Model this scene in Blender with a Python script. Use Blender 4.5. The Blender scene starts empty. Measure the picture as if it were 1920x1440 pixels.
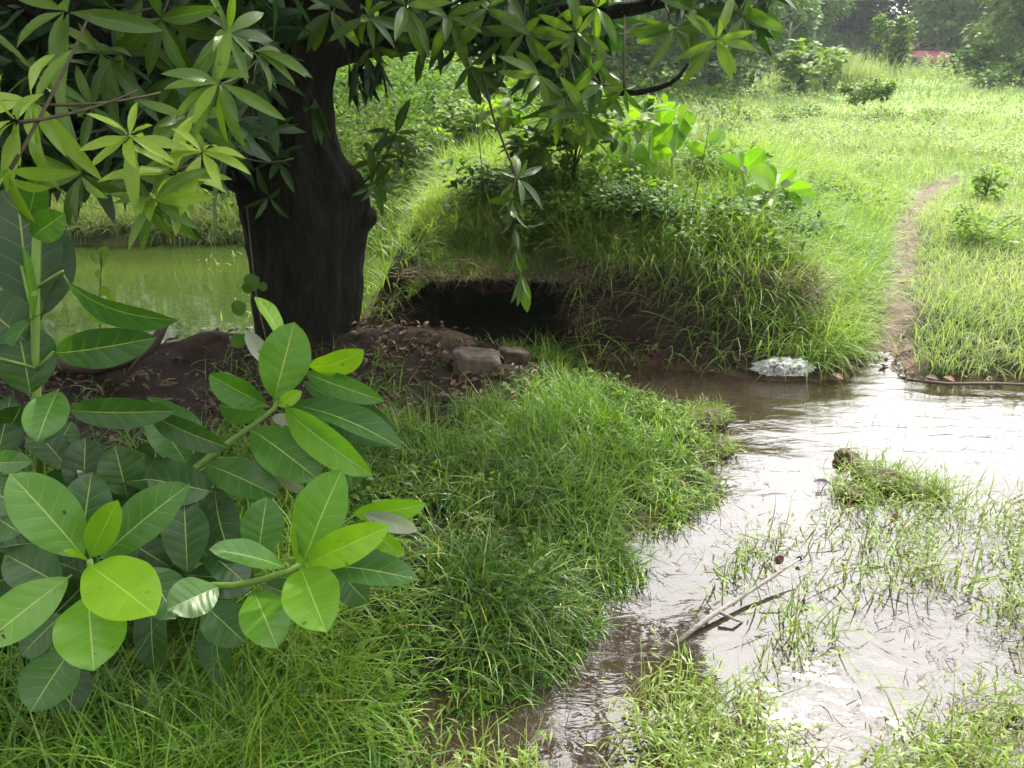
import bpy, math, random
import numpy as np
from mathutils import Vector

R = math.radians
rng = np.random.default_rng(7)
random.seed(7)
SC = bpy.context.scene
COL = SC.collection

# ------------------------------------------------------------------ camera
CAM_Z, PITCH, FPX = 1.6, R(22.9), 1478.0
cd = bpy.data.cameras.new("camera"); cam = bpy.data.objects.new("camera", cd); COL.objects.link(cam)
cam.location = (0, 0, CAM_Z); cam.rotation_euler = (R(90) - PITCH, 0, 0)
cd.sensor_width = 36.0; cd.lens = 36.0 * FPX / 1920.0
cd.clip_start = 0.05; cd.clip_end = 2000
SC.camera = cam

# ------------------------------------------------------------------ light
SUN_EL, SUN_AZ = R(50), R(27)          # azimuth from +Y towards +X
sund = Vector((math.sin(SUN_AZ) * math.cos(SUN_EL), math.cos(SUN_AZ) * math.cos(SUN_EL), math.sin(SUN_EL)))
W = bpy.data.worlds.new("World"); SC.world = W; W.use_nodes = True
nt = W.node_tree; nt.nodes.clear()
o = nt.nodes.new("ShaderNodeOutputWorld"); bg = nt.nodes.new("ShaderNodeBackground")
sky = nt.nodes.new("ShaderNodeTexSky"); sky.sky_type = 'NISHITA'; sky.sun_disc = False
sky.sun_elevation = SUN_EL; sky.sun_rotation = SUN_AZ; sky.dust_density = 4.0
tc = nt.nodes.new("ShaderNodeTexCoord")
dot = nt.nodes.new("ShaderNodeVectorMath"); dot.operation = 'DOT_PRODUCT'; dot.inputs[1].default_value = sund
mx0 = nt.nodes.new("ShaderNodeMath"); mx0.operation = 'MAXIMUM'; mx0.inputs[1].default_value = 0.0
pw = nt.nodes.new("ShaderNodeMath"); pw.operation = 'POWER'; pw.inputs[1].default_value = 2.2
ml = nt.nodes.new("ShaderNodeMath"); ml.operation = 'MULTIPLY_ADD'; ml.inputs[1].default_value = 3.4; ml.inputs[2].default_value = 0.62
cl = nt.nodes.new("ShaderNodeTexNoise"); cl.inputs['Scale'].default_value = 2.2; cl.inputs['Detail'].default_value = 5
clr = nt.nodes.new("ShaderNodeMapRange"); clr.inputs['From Min'].default_value = .3; clr.inputs['From Max'].default_value = .7
clr.inputs['To Min'].default_value = .62; clr.inputs['To Max'].default_value = 1.2
mm = nt.nodes.new("ShaderNodeMath"); mm.operation = 'MULTIPLY'
cloud = nt.nodes.new("ShaderNodeVectorMath"); cloud.operation = 'SCALE'; cloud.inputs[0].default_value = (9.2, 9.1, 9.1)
mix = nt.nodes.new("ShaderNodeMix"); mix.data_type = 'RGBA'; mix.inputs[0].default_value = 0.86
L = nt.links.new
L(tc.outputs['Generated'], dot.inputs[0]); L(dot.outputs['Value'], mx0.inputs[0]); L(mx0.outputs[0], pw.inputs[0]); L(pw.outputs[0], ml.inputs[0])
L(tc.outputs['Generated'], cl.inputs['Vector']); L(cl.outputs['Fac'], clr.inputs['Value'])
L(ml.outputs[0], mm.inputs[0]); L(clr.outputs[0], mm.inputs[1]); L(mm.outputs[0], cloud.inputs['Scale'])
L(sky.outputs[0], mix.inputs[6]); L(cloud.outputs[0], mix.inputs[7]); L(mix.outputs[2], bg.inputs[0])
bg.inputs[1].default_value = 0.11
L(bg.outputs[0], o.inputs[0])
sl = bpy.data.lights.new("sun", 'SUN'); sl.energy = 3.8; sl.angle = R(2.5); sl.color = (1.0, .93, .78)
so = bpy.data.objects.new("sun", sl); COL.objects.link(so); so.rotation_euler = sund.to_track_quat('Z', 'Y').to_euler()
SC.view_settings.view_transform = 'Standard'; SC.view_settings.look = 'None'
SC.view_settings.exposure = 1.2; SC.view_settings.gamma = 1.0
SC.cycles.max_bounces = 7; SC.cycles.diffuse_bounces = 3; SC.cycles.glossy_bounces = 3; SC.cycles.transparent_max_bounces = 12
SC.cycles.transmission_bounces = 4; SC.cycles.volume_bounces = 0
SC.cycles.use_denoising = True
SC.cycles.sample_clamp_indirect = 6.0; SC.cycles.use_adaptive_sampling = True; SC.cycles.adaptive_threshold = .01

# ------------------------------------------------------------------ pixel helpers (photo 1920x1440)
def ray(u, v):
    dx, dy = (u - 960) / FPX, (720 - v) / FPX
    c, s = math.cos(PITCH), math.sin(PITCH)
    return np.array([dx, c + s * dy, -s + c * dy])
def PD(u, v, t):
    return np.array([0, 0, CAM_Z]) + ray(u, v) * t
def G(u, v, z=0.0):
    d = ray(u, v); t = (z - CAM_Z) / d[2]
    return np.array([0, 0, CAM_Z]) + d * t
def project(P):
    P = np.asarray(P); q = P - np.array([0, 0, CAM_Z]); c, s = math.cos(PITCH), math.sin(PITCH)
    t = q[..., 1] * c - q[..., 2] * s
    up = q[..., 1] * s + q[..., 2] * c
    tt = np.where(t > .05, t, .05)
    return 960 + FPX * q[..., 0] / tt, 720 - FPX * up / tt, t
def poly(pts, z=0.0): return np.array([G(u, v, z)[:2] for u, v in pts])

# ------------------------------------------------------------------ numeric helpers
def _h(i, j, s):
    n = (i * 374761393 + j * 668265263 + s * 1442695041) & 0x7fffffff
    n = ((n ^ (n >> 13)) * 1274126177) & 0x7fffffff
    return ((n ^ (n >> 16)) & 0xffff) / 65535.0
def noise(x, y, f=1.0, s=0, octv=3):
    x = np.asarray(x, float); y = np.asarray(y, float); out = np.zeros(np.broadcast(x, y).shape); a = 1.0; tot = 0
    for k in range(octv):
        X, Y = x * f + 31.7 * k, y * f - 17.3 * k
        i, j = np.floor(X).astype(np.int64), np.floor(Y).astype(np.int64)
        fx, fy = X - i, Y - j; fx = fx * fx * (3 - 2 * fx); fy = fy * fy * (3 - 2 * fy)
        v = (_h(i, j, s) * (1 - fx) + _h(i + 1, j, s) * fx) * (1 - fy) + (_h(i, j + 1, s) * (1 - fx) + _h(i + 1, j + 1, s) * fx) * fy
        out += a * v; tot += a; a *= .5; f *= 2.03
    return out / tot
def sm(a, b, x):
    t = np.clip((x - a) / (b - a), 0, 1); return t * t * (3 - 2 * t)
def sdp(x, y, P):
    """signed distance to polygon, positive inside"""
    x = np.asarray(x, float); y = np.asarray(y, float)
    d = np.full(x.shape, 1e18); ins = np.zeros(x.shape, bool); n = len(P)
    for k in range(n):
        ax, ay = P[k]; bx, by = P[(k + 1) % n]
        ex, ey = bx - ax, by - ay; L2 = ex * ex + ey * ey + 1e-12
        t = np.clip(((x - ax) * ex + (y - ay) * ey) / L2, 0, 1)
        d = np.minimum(d, (x - ax - t * ex) ** 2 + (y - ay - t * ey) ** 2)
        if abs(ey) > 1e-12:
            c = ((ay > y) != (by > y)) & (x < ex * (y - ay) / ey + ax); ins ^= c
    d = np.sqrt(d); return np.where(ins, d, -d)
def sdl(x, y, P):
    x = np.asarray(x, float); y = np.asarray(y, float); d = np.full(x.shape, 1e18)
    for k in range(len(P) - 1):
        ax, ay = P[k]; bx, by = P[k + 1]; ex, ey = bx - ax, by - ay
        t = np.clip(((x - ax) * ex + (y - ay) * ey) / (ex * ex + ey * ey + 1e-12), 0, 1)
        d = np.minimum(d, (x - ax - t * ex) ** 2 + (y - ay - t * ey) ** 2)
    return np.sqrt(d)
def unit(v): v = np.asarray(v, float); return v / (np.linalg.norm(v, axis=-1, keepdims=True) + 1e-12)

# ------------------------------------------------------------------ object helpers
def tag(o, label=None, cat=None, group=None, kind=None):
    if label: o['label'] = label
    if cat: o['category'] = cat
    if group: o['group'] = group
    if kind: o['kind'] = kind
    return o
def empty(name, loc, label, cat, group=None):
    o = bpy.data.objects.new(name, None); COL.objects.link(o); o.location = [float(a) for a in loc]; o.empty_display_size = .1
    return tag(o, label, cat, group)
def mk(name, V, F, mat, parent=None, uv=None, attrs=None, smooth=True):
    """V (n,3); F (m,4) int or list of arrays of faces with different sizes"""
    me = bpy.data.meshes.new(name)
    V = np.asarray(V, np.float32)
    if parent is not None and parent.parent is None: V = V - np.array(parent.location, np.float32)
    elif parent is not None: V = V - np.array(parent.parent.location, np.float32)
    if not isinstance(F, list): F = [F]
    F = [np.asarray(f, np.int32) for f in F if len(f)]
    loops = np.concatenate([f.ravel() for f in F]); sizes = np.concatenate([np.full(len(f), f.shape[1], np.int32) for f in F])
    starts = np.concatenate([[0], np.cumsum(sizes)[:-1]]).astype(np.int32)
    me.vertices.add(len(V)); me.vertices.foreach_set("co", V.ravel())
    me.loops.add(len(loops)); me.loops.foreach_set("vertex_index", loops)
    me.polygons.add(len(sizes)); me.polygons.foreach_set("loop_start", starts); me.polygons.foreach_set("loop_total", sizes)
    if smooth: me.polygons.foreach_set("use_smooth", np.ones(len(sizes), bool))
    if uv is not None:
        l = me.uv_layers.new(name="UVMap"); l.data.foreach_set("uv", np.asarray(uv, np.float32)[loops].ravel())
    for k, a in (attrs or {}).items():
        at = me.attributes.new(k, 'FLOAT', 'POINT'); at.data.foreach_set("value", np.asarray(a, np.float32))
    me.update(calc_edges=True); me.validate()
    ob = bpy.data.objects.new(name, me); COL.objects.link(ob)
    if mat is not None: me.materials.append(mat)
    if parent is not None: ob.parent = parent
    return ob
class Bag:
    """collects pieces for ONE mesh object"""
    def __init__(s): s.V, s.F, s.U, s.A, s.n = [], [], [], [], 0
    def add(s, p):
        V, F, U, A = p; s.V.append(V); s.F.append(F + s.n); s.U.append(U); s.A.append(A); s.n += len(V)
    def build(s, name, mat, parent=None, smooth=True):
        F4 = [f for f in s.F if f.shape[1] == 4]; F3 = [f for f in s.F if f.shape[1] == 3]
        Fs = ([np.concatenate(F4)] if F4 else []) + ([np.concatenate(F3)] if F3 else [])
        return mk(name, np.concatenate(s.V), Fs, mat, parent, np.concatenate(s.U), {'rnd': np.concatenate(s.A)}, smooth)

def leaves(base, dr, nr, Ln, Wd, curl, fold, prof, nu, nv, rnd, sym=0.5, wave=0.0):
    base = np.atleast_2d(base).astype(float); N = len(base)
    dr = unit(np.broadcast_to(dr, (N, 3))); nr = np.broadcast_to(nr, (N, 3))
    nr = nr - dr * np.sum(nr * dr, 1, keepdims=True); nr = unit(nr + 1e-9)
    b = lambda a: np.broadcast_to(np.asarray(a, float), (N,))
    Ln, Wd, curl, fold, rnd = b(Ln), b(Wd), b(curl), b(fold), b(rnd)
    s = np.linspace(0, 1, nv + 1); ang = curl[:, None] * (s[None] - sym)
    c, sn = np.cos(ang), np.sin(ang); ds = 1.0 / nv
    ci = np.concatenate([np.zeros((N, 1)), np.cumsum((c[:, 1:] + c[:, :-1]) / 2 * ds, 1)], 1)
    si = np.concatenate([np.zeros((N, 1)), np.cumsum((sn[:, 1:] + sn[:, :-1]) / 2 * ds, 1)], 1)
    C = base[:, None] + Ln[:, None, None] * (ci[..., None] * dr[:, None] - si[..., None] * nr[:, None])
    Nn = sn[..., None] * dr[:, None] + c[..., None] * nr[:, None]
    side = np.cross(dr, nr)
    x = np.linspace(-1, 1, nu + 1)
    w = Wd[:, None] / 2 * prof(s)[None]
    cf, sf = np.cos(fold), np.sin(fold)
    V = C[:, :, None] + side[:, None, None] * (x[None, None] * w[..., None] * cf[:, None, None])[..., None] \
        + Nn[:, :, None] * (np.abs(x)[None, None] * w[..., None] * sf[:, None, None])[..., None]
    if wave:
        ph = rng.random((N, 1, 1)) * 6.28
        V = V + Nn[:, :, None] * (wave * Wd[:, None, None] * np.abs(x)[None, None] ** 1.5 * np.sin(s[None, :, None] * 15 + ph + (x > 0)[None, None] * 2.1))[..., None]
    K = (nv + 1) * (nu + 1)
    i, j = np.meshgrid(np.arange(nv), np.arange(nu), indexing='ij'); a = (i * (nu + 1) + j).ravel()
    q = np.stack([a, a + 1, a + nu + 2, a + nu + 1], 1)
    F = (q[None] + (np.arange(N) * K)[:, None, None]).reshape(-1, 4)
    uv = np.stack(np.meshgrid(s, x * .5 + .5, indexing='ij')[::-1], -1).reshape(-1, 2)
    return V.reshape(-1, 3), F, np.tile(uv, (N, 1)), np.repeat(rnd, K)
P_GRASS = lambda s: np.clip(1.0 - s, 0.02, 1) ** .55 * (0.55 + .45 * np.sin(np.pi * np.clip(s * 1.6, 0, 1)))
P_LANCE = lambda s: np.where(s < .07, .05, np.clip(np.sin(np.pi * np.clip((s - .06) / .94, 0, 1) ** .85), 0, 1) ** .8 + .01)
P_OBOV = lambda s: np.where(s < .06, .045, np.clip(np.sin(np.pi * np.clip((s - .05) / .95, 0, 1) ** 1.12), 0, 1) ** .62 + .012)
P_BIG = lambda s: P_OBOV(s) * (1 - .0 * s) * np.where(s > .9, np.clip(1 - (s - .9) * 5.2, 0, 1) ** .6, 1.)
P_OVAL = lambda s: np.clip(np.sin(np.pi * s), 0, 1) ** .6 + .02

def tube(pts, rad, n=8, rnd=.5, lump=0.0, close=True, seed=0):
    pts = np.asarray(pts, float); m = len(pts); rad = np.broadcast_to(np.asarray(rad, float), (m,))
    T = unit(np.gradient(pts, axis=0)); ref = np.array([0, 0, 1.0]) if abs(T[0][2]) < .9 else np.array([1.0, 0, 0])
    V = []; a = np.linspace(0, 2 * np.pi, n, endpoint=False)
    u = unit(np.cross(T[0], ref))
    for k in range(m):
        u = unit(u - T[k] * np.dot(u, T[k])); w = np.cross(T[k], u)
        r = rad[k] * (1 + lump * (noise(np.cos(a) * 1.5 + 5, np.sin(a) * 1.5 + k * .35, 1.3, seed) - .5) * 2)
        V.append(pts[k] + np.cos(a)[:, None] * r[:, None] * u + np.sin(a)[:, None] * r[:, None] * w)
    V = np.concatenate(V + [pts[:1], pts[-1:]])
    i, j = np.meshgrid(np.arange(m - 1), np.arange(n), indexing='ij'); i, j = i.ravel(), j.ravel(); j2 = (j + 1) % n
    F = np.stack([i * n + j, i * n + j2, (i + 1) * n + j2, (i + 1) * n + j], 1)
    c0, c1 = m * n, m * n + 1; jj = np.arange(n); e = (m - 1) * n
    F = np.concatenate([F, np.stack([(jj + 1) % n, jj, np.full(n, c0), np.full(n, c0)], 1)[:0]])
    cap = np.concatenate([np.stack([(jj + 1) % n, jj, np.full(n, c0)], 1), np.stack([e + jj, e + (jj + 1) % n, np.full(n, c1)], 1)])
    uv = np.concatenate([np.stack([np.tile(np.arange(n) / n, m), np.repeat(np.arange(m) / m, n)], 1), np.array([[.5, 0], [.5, 1]])])
    return V, F, uv, np.full(len(V), rnd), cap
def addtube(bag, *a, **k):
    V, F, U, A, cap = tube(*a, **k); n0 = bag.n
    bag.add((V, F, U, A)); bag.F.append(cap + n0)
def bez(p0, p1, p2, n=8):
    t = np.linspace(0, 1, n)[:, None]; p0, p1, p2 = map(np.asarray, (p0, p1, p2))
    return (1 - t) ** 2 * p0 + 2 * t * (1 - t) * p1 + t * t * p2

# ------------------------------------------------------------------ materials
def mat(name):
    m = bpy.data.materials.new(name); m.use_nodes = True; m.node_tree.nodes.clear()
    return m, m.node_tree
def N(nt, t, **k):
    n = nt.nodes.new(t)
    for a, b in k.items():
        if a.startswith('i_'): n.inputs[a[2:].replace('_', ' ')].default_value = b
        else: setattr(n, a, b)
    return n
def mathn(nt, op, a, b=None, c=None):
    n = nt.nodes.new("ShaderNodeMath"); n.operation = op
    for k, v in enumerate((a, b, c)):
        if v is None: continue
        if isinstance(v, (int, float)): n.inputs[k].default_value = v
        else: nt.links.new(v, n.inputs[k])
    return n.outputs[0]
def mixc(nt, f, a, b):
    n = nt.nodes.new("ShaderNodeMix"); n.data_type = 'RGBA'
    for k, v in ((0, f), (6, a), (7, b)):
        if isinstance(v, (int, float)): n.inputs[k].default_value = v
        elif isinstance(v, tuple): n.inputs[k].default_value = (*v, 1)
        else: nt.links.new(v, n.inputs[k])
    return n.outputs[2]
def ramp(nt, f, stops):
    n = nt.nodes.new("ShaderNodeValToRGB"); e = n.color_ramp.elements
    while len(e) < len(stops): e.new(.5)
    for k, (p, c) in enumerate(stops): e[k].position = p; e[k].color = (*c, 1)
    nt.links.new(f, n.inputs[0]); return n.outputs[0]
def leafmat(name, cols, trans=.35, rough=.38, veins=0, vein=(.35, .45, .15), spec=.28, tmul=(1.5, 1.7, .5), blotch=0.25, holes=0):
    """cols: ramp over the per-leaf random value; veins: number of side veins"""
    m, t = mat(name); L = t.links.new
    at = N(t, "ShaderNodeAttribute", attribute_name='rnd')
    c = ramp(t, at.outputs['Fac'], [(i / (len(cols) - 1), k) for i, k in enumerate(cols)])
    pos = N(t, "ShaderNodeNewGeometry")
    nz = N(t, "ShaderNodeTexNoise", i_Scale=23.0, i_Detail=3.0); L(pos.outputs['Position'], nz.inputs['Vector'])
    k = mathn(t, 'MULTIPLY_ADD', nz.outputs['Fac'], blotch * 2, 1 - blotch)
    sc = N(t, "ShaderNodeVectorMath", operation='SCALE'); L(c, sc.inputs[0]); L(k, sc.inputs['Scale']); c = sc.outputs[0]
    bump = None
    if veins:
        sn_ = N(t, "ShaderNodeTexNoise", i_Scale=38.0, i_Detail=2.0); L(pos.outputs['Position'], sn_.inputs['Vector'])
        sp_ = N(t, "ShaderNodeMapRange", clamp=True); sp_.inputs['From Min'].default_value = .70; sp_.inputs['From Max'].default_value = .76; L(sn_.outputs['Fac'], sp_.inputs['Value'])
        c = mixc(t, mathn(t, 'MULTIPLY', sp_.outputs[0], .8), c, (.07, .045, .02))
        ln_ = N(t, "ShaderNodeTexNoise", i_Scale=7.0, i_Detail=2.0); L(pos.outputs['Position'], ln_.inputs['Vector'])
        c = mixc(t, mathn(t, 'MULTIPLY', ln_.outputs['Fac'], .14), c, cols[min(len(cols) - 1, 3)])
        uv = N(t, "ShaderNodeUVMap"); sp = N(t, "ShaderNodeSeparateXYZ"); L(uv.outputs[0], sp.inputs[0])
        a = mathn(t, 'ABSOLUTE', mathn(t, 'MULTIPLY_ADD', sp.outputs[0], 2.0, -1.0))
        mid = mathn(t, 'SUBTRACT', 1.0, mathn(t, 'SMOOTH_MIN', mathn(t, 'DIVIDE', a, .036), 1.0, .2))
        ph = mathn(t, 'SUBTRACT', mathn(t, 'MULTIPLY', sp.outputs[1], float(veins)), mathn(t, 'MULTIPLY', mathn(t, 'POWER', a, .8), veins * .16))
        fr = mathn(t, 'ABSOLUTE', mathn(t, 'SUBTRACT', mathn(t, 'FRACT', ph), .5))
        lat = mathn(t, 'MULTIPLY', mathn(t, 'MAXIMUM', mathn(t, 'SUBTRACT', 1.0, mathn(t, 'DIVIDE', fr, .03)), 0.0), mathn(t, 'SUBTRACT', 1.0, mathn(t, 'MULTIPLY', a, .85)))
        vv = mathn(t, 'MAXIMUM', mathn(t, 'MAXIMUM', mid, 0.0), mathn(t, 'MULTIPLY', lat, .55))
        c = mixc(t, mathn(t, 'MULTIPLY', vv, .75), c, vein)
        bump = N(t, "ShaderNodeBump", i_Strength=.25, i_Distance=.004)
        L(mathn(t, 'ADD', mathn(t, 'MULTIPLY', fr, 1.0), mathn(t, 'MULTIPLY', mathn(t, 'MINIMUM', a, .15), 3.0)), bump.inputs['Height'])
    # paler underside
    und = mixc(t, mathn(t, 'MULTIPLY', pos.outputs['Backfacing'], .45), c, (.16, .21, .12))
    p = N(t, "ShaderNodeBsdfPrincipled", i_Roughness=rough); L(und, p.inputs['Base Color']); p.inputs['Specular IOR Level'].default_value = spec
    tr = N(t, "ShaderNodeBsdfTranslucent"); tm = N(t, "ShaderNodeVectorMath", operation='MULTIPLY'); tm.inputs[1].default_value = tmul
    L(c, tm.inputs[0]); L(tm.outputs[0], tr.inputs[0])
    if bump: L(bump.outputs[0], p.inputs['Normal'])
    ms = N(t, "ShaderNodeMixShader", i_Fac=trans); out = N(t, "ShaderNodeOutputMaterial")
    L(p.outputs[0], ms.inputs[1]); L(tr.outputs[0], ms.inputs[2])
    if holes:
        hn = N(t, "ShaderNodeTexNoise", i_Scale=16.0, i_Detail=2.0); L(pos.outputs['Position'], hn.inputs['Vector'])
        gt = mathn(t, 'GREATER_THAN', hn.outputs['Fac'], holes); tp = N(t, "ShaderNodeBsdfTransparent"); m3 = N(t, "ShaderNodeMixShader")
        L(gt, m3.inputs[0]); L(ms.outputs[0], m3.inputs[1]); L(tp.outputs[0], m3.inputs[2]); L(m3.outputs[0], out.inputs[0])
    else: L(ms.outputs[0], out.inputs[0])
    return m
def simple(name, cols, scale=20., rough=.8, bumpd=.01, bstr=.6, stretch=(1, 1, 1), spec=.3, det=6.):
    m, t = mat(name); L = t.links.new
    pos = N(t, "ShaderNodeTexCoord"); mp = N(t, "ShaderNodeMapping"); mp.inputs['Scale'].default_value = stretch
    L(pos.outputs['Object'], mp.inputs[0])
    nz = N(t, "ShaderNodeTexNoise", i_Scale=scale, i_Detail=det, i_Roughness=.65); L(mp.outputs[0], nz.inputs['Vector'])
    c = ramp(t, nz.outputs['Fac'], [(.25 + .5 * i / (len(cols) - 1), k) for i, k in enumerate(cols)])
    p = N(t, "ShaderNodeBsdfPrincipled", i_Roughness=rough); p.inputs['Specular IOR Level'].default_value = spec
    b = N(t, "ShaderNodeBump", i_Strength=bstr, i_Distance=bumpd); L(nz.outputs['Fac'], b.inputs['Height']); L(b.outputs[0], p.inputs['Normal'])
    L(c, p.inputs['Base Color']); out = N(t, "ShaderNodeOutputMaterial"); L(p.outputs[0], out.inputs[0])
    return m

M_BANK = leafmat('bank grass', [(.022, .05, .008), (.05, .115, .012), (.095, .21, .018), (.17, .30, .035), (.36, .30, .13)], .38, .38, spec=.4, tmul=(1.6, 1.6, .4))  # lowest entries kept dark, putting the shade of the gaps into blade colour
M_MOUND = leafmat('mound grass', [(.03, .075, .012), (.065, .15, .018), (.12, .24, .028), (.19, .30, .045), (.3, .3, .12)], .4, .45, tmul=(1.5, 1.55, .5))
M_FIELD = leafmat('field grass', [(.09, .16, .04), (.15, .235, .065), (.20, .28, .10), (.27, .33, .15), (.36, .35, .22)], .38, .6, tmul=(1.4, 1.45, .7))  # pale greyed entries hold the distance haze in the grass colour
M_MARSH = leafmat('marsh grass', [(.03, .06, .012), (.09, .16, .02), (.15, .24, .03), (.2, .25, .06), (.16, .11, .05)], .35, .4)
M_DRYG = leafmat('dry reedy grass', [(.03, .07, .012), (.06, .12, .02), (.10, .17, .03), (.14, .17, .05), (.12, .08, .04)], .3, .6)
M_WEED = leafmat('weed leaves', [(.035, .08, .015), (.075, .14, .022), (.13, .21, .03), (.2, .29, .045)], .42, .5, spec=.12)
M_YWEED = leafmat('bright weed leaves', [(.09, .17, .025), (.15, .25, .035), (.2, .3, .05)], .5, .5, spec=.12)
M_WEEDD = leafmat('dark weed leaves', [(.03, .08, .015), (.05, .12, .02), (.08, .17, .03)], .35, .5, spec=.12)
M_MANGO = leafmat('mango leaves', [(.02, .055, .010), (.035, .085, .013), (.065, .14, .018), (.14, .25, .025), (.27, .40, .04)], .38, .33, 16, (.26, .38, .08), .45, tmul=(1.6, 1.6, .4))
M_CROWN = leafmat('mango crown leaves', [(.014, .04, .010), (.02, .06, .013), (.03, .08, .018)], .22, .4)  # mango leaves again in darker greens, shade inside the canopy put into colour
M_BIG = leafmat('broad leaves', [(.014, .046, .012), (.026, .082, .016), (.05, .145, .015), (.10, .24, .012), (.19, .36, .012)], .3, .34, 7, (.42, .5, .14), .42, (1.5, 1.6, .3), .16, .745)
M_YOUNG = leafmat('young broad leaves', [(.10, .24, .02), (.15, .30, .025), (.2, .35, .03)], .5, .32, 9, (.4, .5, .15), .35, (1.35, 1.5, .3), .1)
M_PALE = leafmat('pale undersides and highlights', [(.20, .23, .17), (.27, .29, .23)], .3, .4, 9, (.33, .35, .25))  # for leaf undersides, and for white highlights painted as pale leaves
M_LITTER = leafmat('fallen leaves', [(.03, .013, .007), (.06, .03, .014), (.10, .05, .028), (.17, .11, .07)], .1, .5, 9, (.2, .14, .09))
M_DEAD = leafmat('dead stems', [(.06, .04, .025), (.12, .08, .05), (.2, .15, .09)], .1, .7)
M_STEM = simple('green stem', [(.10, .19, .03), (.16, .26, .05)], 30, .45, .002, .3)
M_TWIG = simple('twig bark', [(.03, .025, .015), (.07, .055, .03)], 40, .8, .003)
M_HERB = simple('thin weed stalk', [(.05, .05, .02), (.10, .10, .04)], 40, .7, .002)
M_BARK = simple('shade darkened mango bark', [(.004, .004, .003), (.012, .011, .007), (.034, .034, .018)], 9, .8, .03, .9, (3.5, 3.5, .7), .15, 9.)  # near black, shade on the trunk put into the bark colour
M_STONE = simple('pale weathered stone', [(.035, .026, .018), (.09, .07, .05), (.2, .17, .135)], 14, .9, .02, .8)
M_CONC = simple('grey concrete post', [(.35, .33, .32), (.5, .48, .46)], 8, .85, .004)
M_DRIFT = simple('bleached dead wood', [(.07, .06, .05), (.2, .18, .16), (.36, .33, .31)], 10, .7, .004, .6, (2, 12, 12))
M_LOG = simple('wet dead branch', [(.03, .02, .014), (.075, .05, .035)], 14, .55, .006)
M_MUD = simple('muddy clod', [(.025, .016, .010), (.06, .038, .022), (.10, .065, .038)], 25, .7, .02, .9)

# ------------------------------------------------------------------ ground layout
STREAM = poly([(1085, 690), (1130, 678), (1250, 692), (1380, 702), (1440, 712), (1530, 714), (1575, 708), (1602, 690), (1625, 674), (1652, 668), (1672, 682), (1692, 702), (1735, 716),
               (1920, 726), (2300, 745), (2900, 800), (3600, 1500), (3300, 1900), (2000, 2000), (1100, 2000), (500, 1700), (690, 1400), (850, 1350), (970, 1290),
               (1050, 1225), (1110, 1170), (1160, 1100), (1200, 1040), (1250, 1000), (1290, 940), (1325, 890), (1340, 868), (1325, 805), (1290, 775),
               (1270, 752), (1200, 738), (1120, 712)])
POND = poly([(-900, 440), (-200, 452), (200, 462), (420, 455), (520, 452), (640, 458), (720, 455), (775, 478), (770, 505), (745, 535), (715, 565), (690, 590),
             (600, 630), (480, 650), (380, 668), (200, 692), (60, 700), (-200, 712), (-1400, 760)], 0.02)
MOUND = poly([(672, 648), (720, 652), (800, 650), (900, 652), (1050, 662), (1160, 672), (1300, 688), (1420, 702), (1560, 690), (1620, 640), (1615, 560),
              (1635, 480), (1660, 430), (1690, 395), (1600, 350), (1400, 330), (1100, 350), (880, 400), (800, 440), (770, 490), (745, 535), (700, 580)])
PATHC = poly([(1665, 690), (1660, 640), (1660, 600), (1672, 540), (1683, 490), (1690, 440), (1715, 405), (1750, 372), (1790, 352)])
HOLLOW = poly([(762, 648), (790, 640), (1062, 648), (1075, 668), (1000, 668), (780, 662)])
hx0, hx1 = G(762, 640)[0] - .02, G(1062, 650)[0]
hyf = G(900, 655)[1]
HOLLOW = np.array([(hx0, hyf - .12), (hx1, hyf - .14), (hx1 - .05, hyf + .95), (hx0 + .25, hyf + .95)])
BERM = np.array([(-9., 3.95), (-3., 3.85), (-1.7, 3.95), (-1.05, 4.1), (-.55, 4.08)])
LITTER = poly([(-300, 700), (480, 668), (660, 655), (880, 660), (1010, 690), (1000, 740), (960, 800), (840, 860), (700, 880), (300, 900), (-300, 900)])
WATER_Z, POND_Z = 0.0, 0.02

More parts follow.
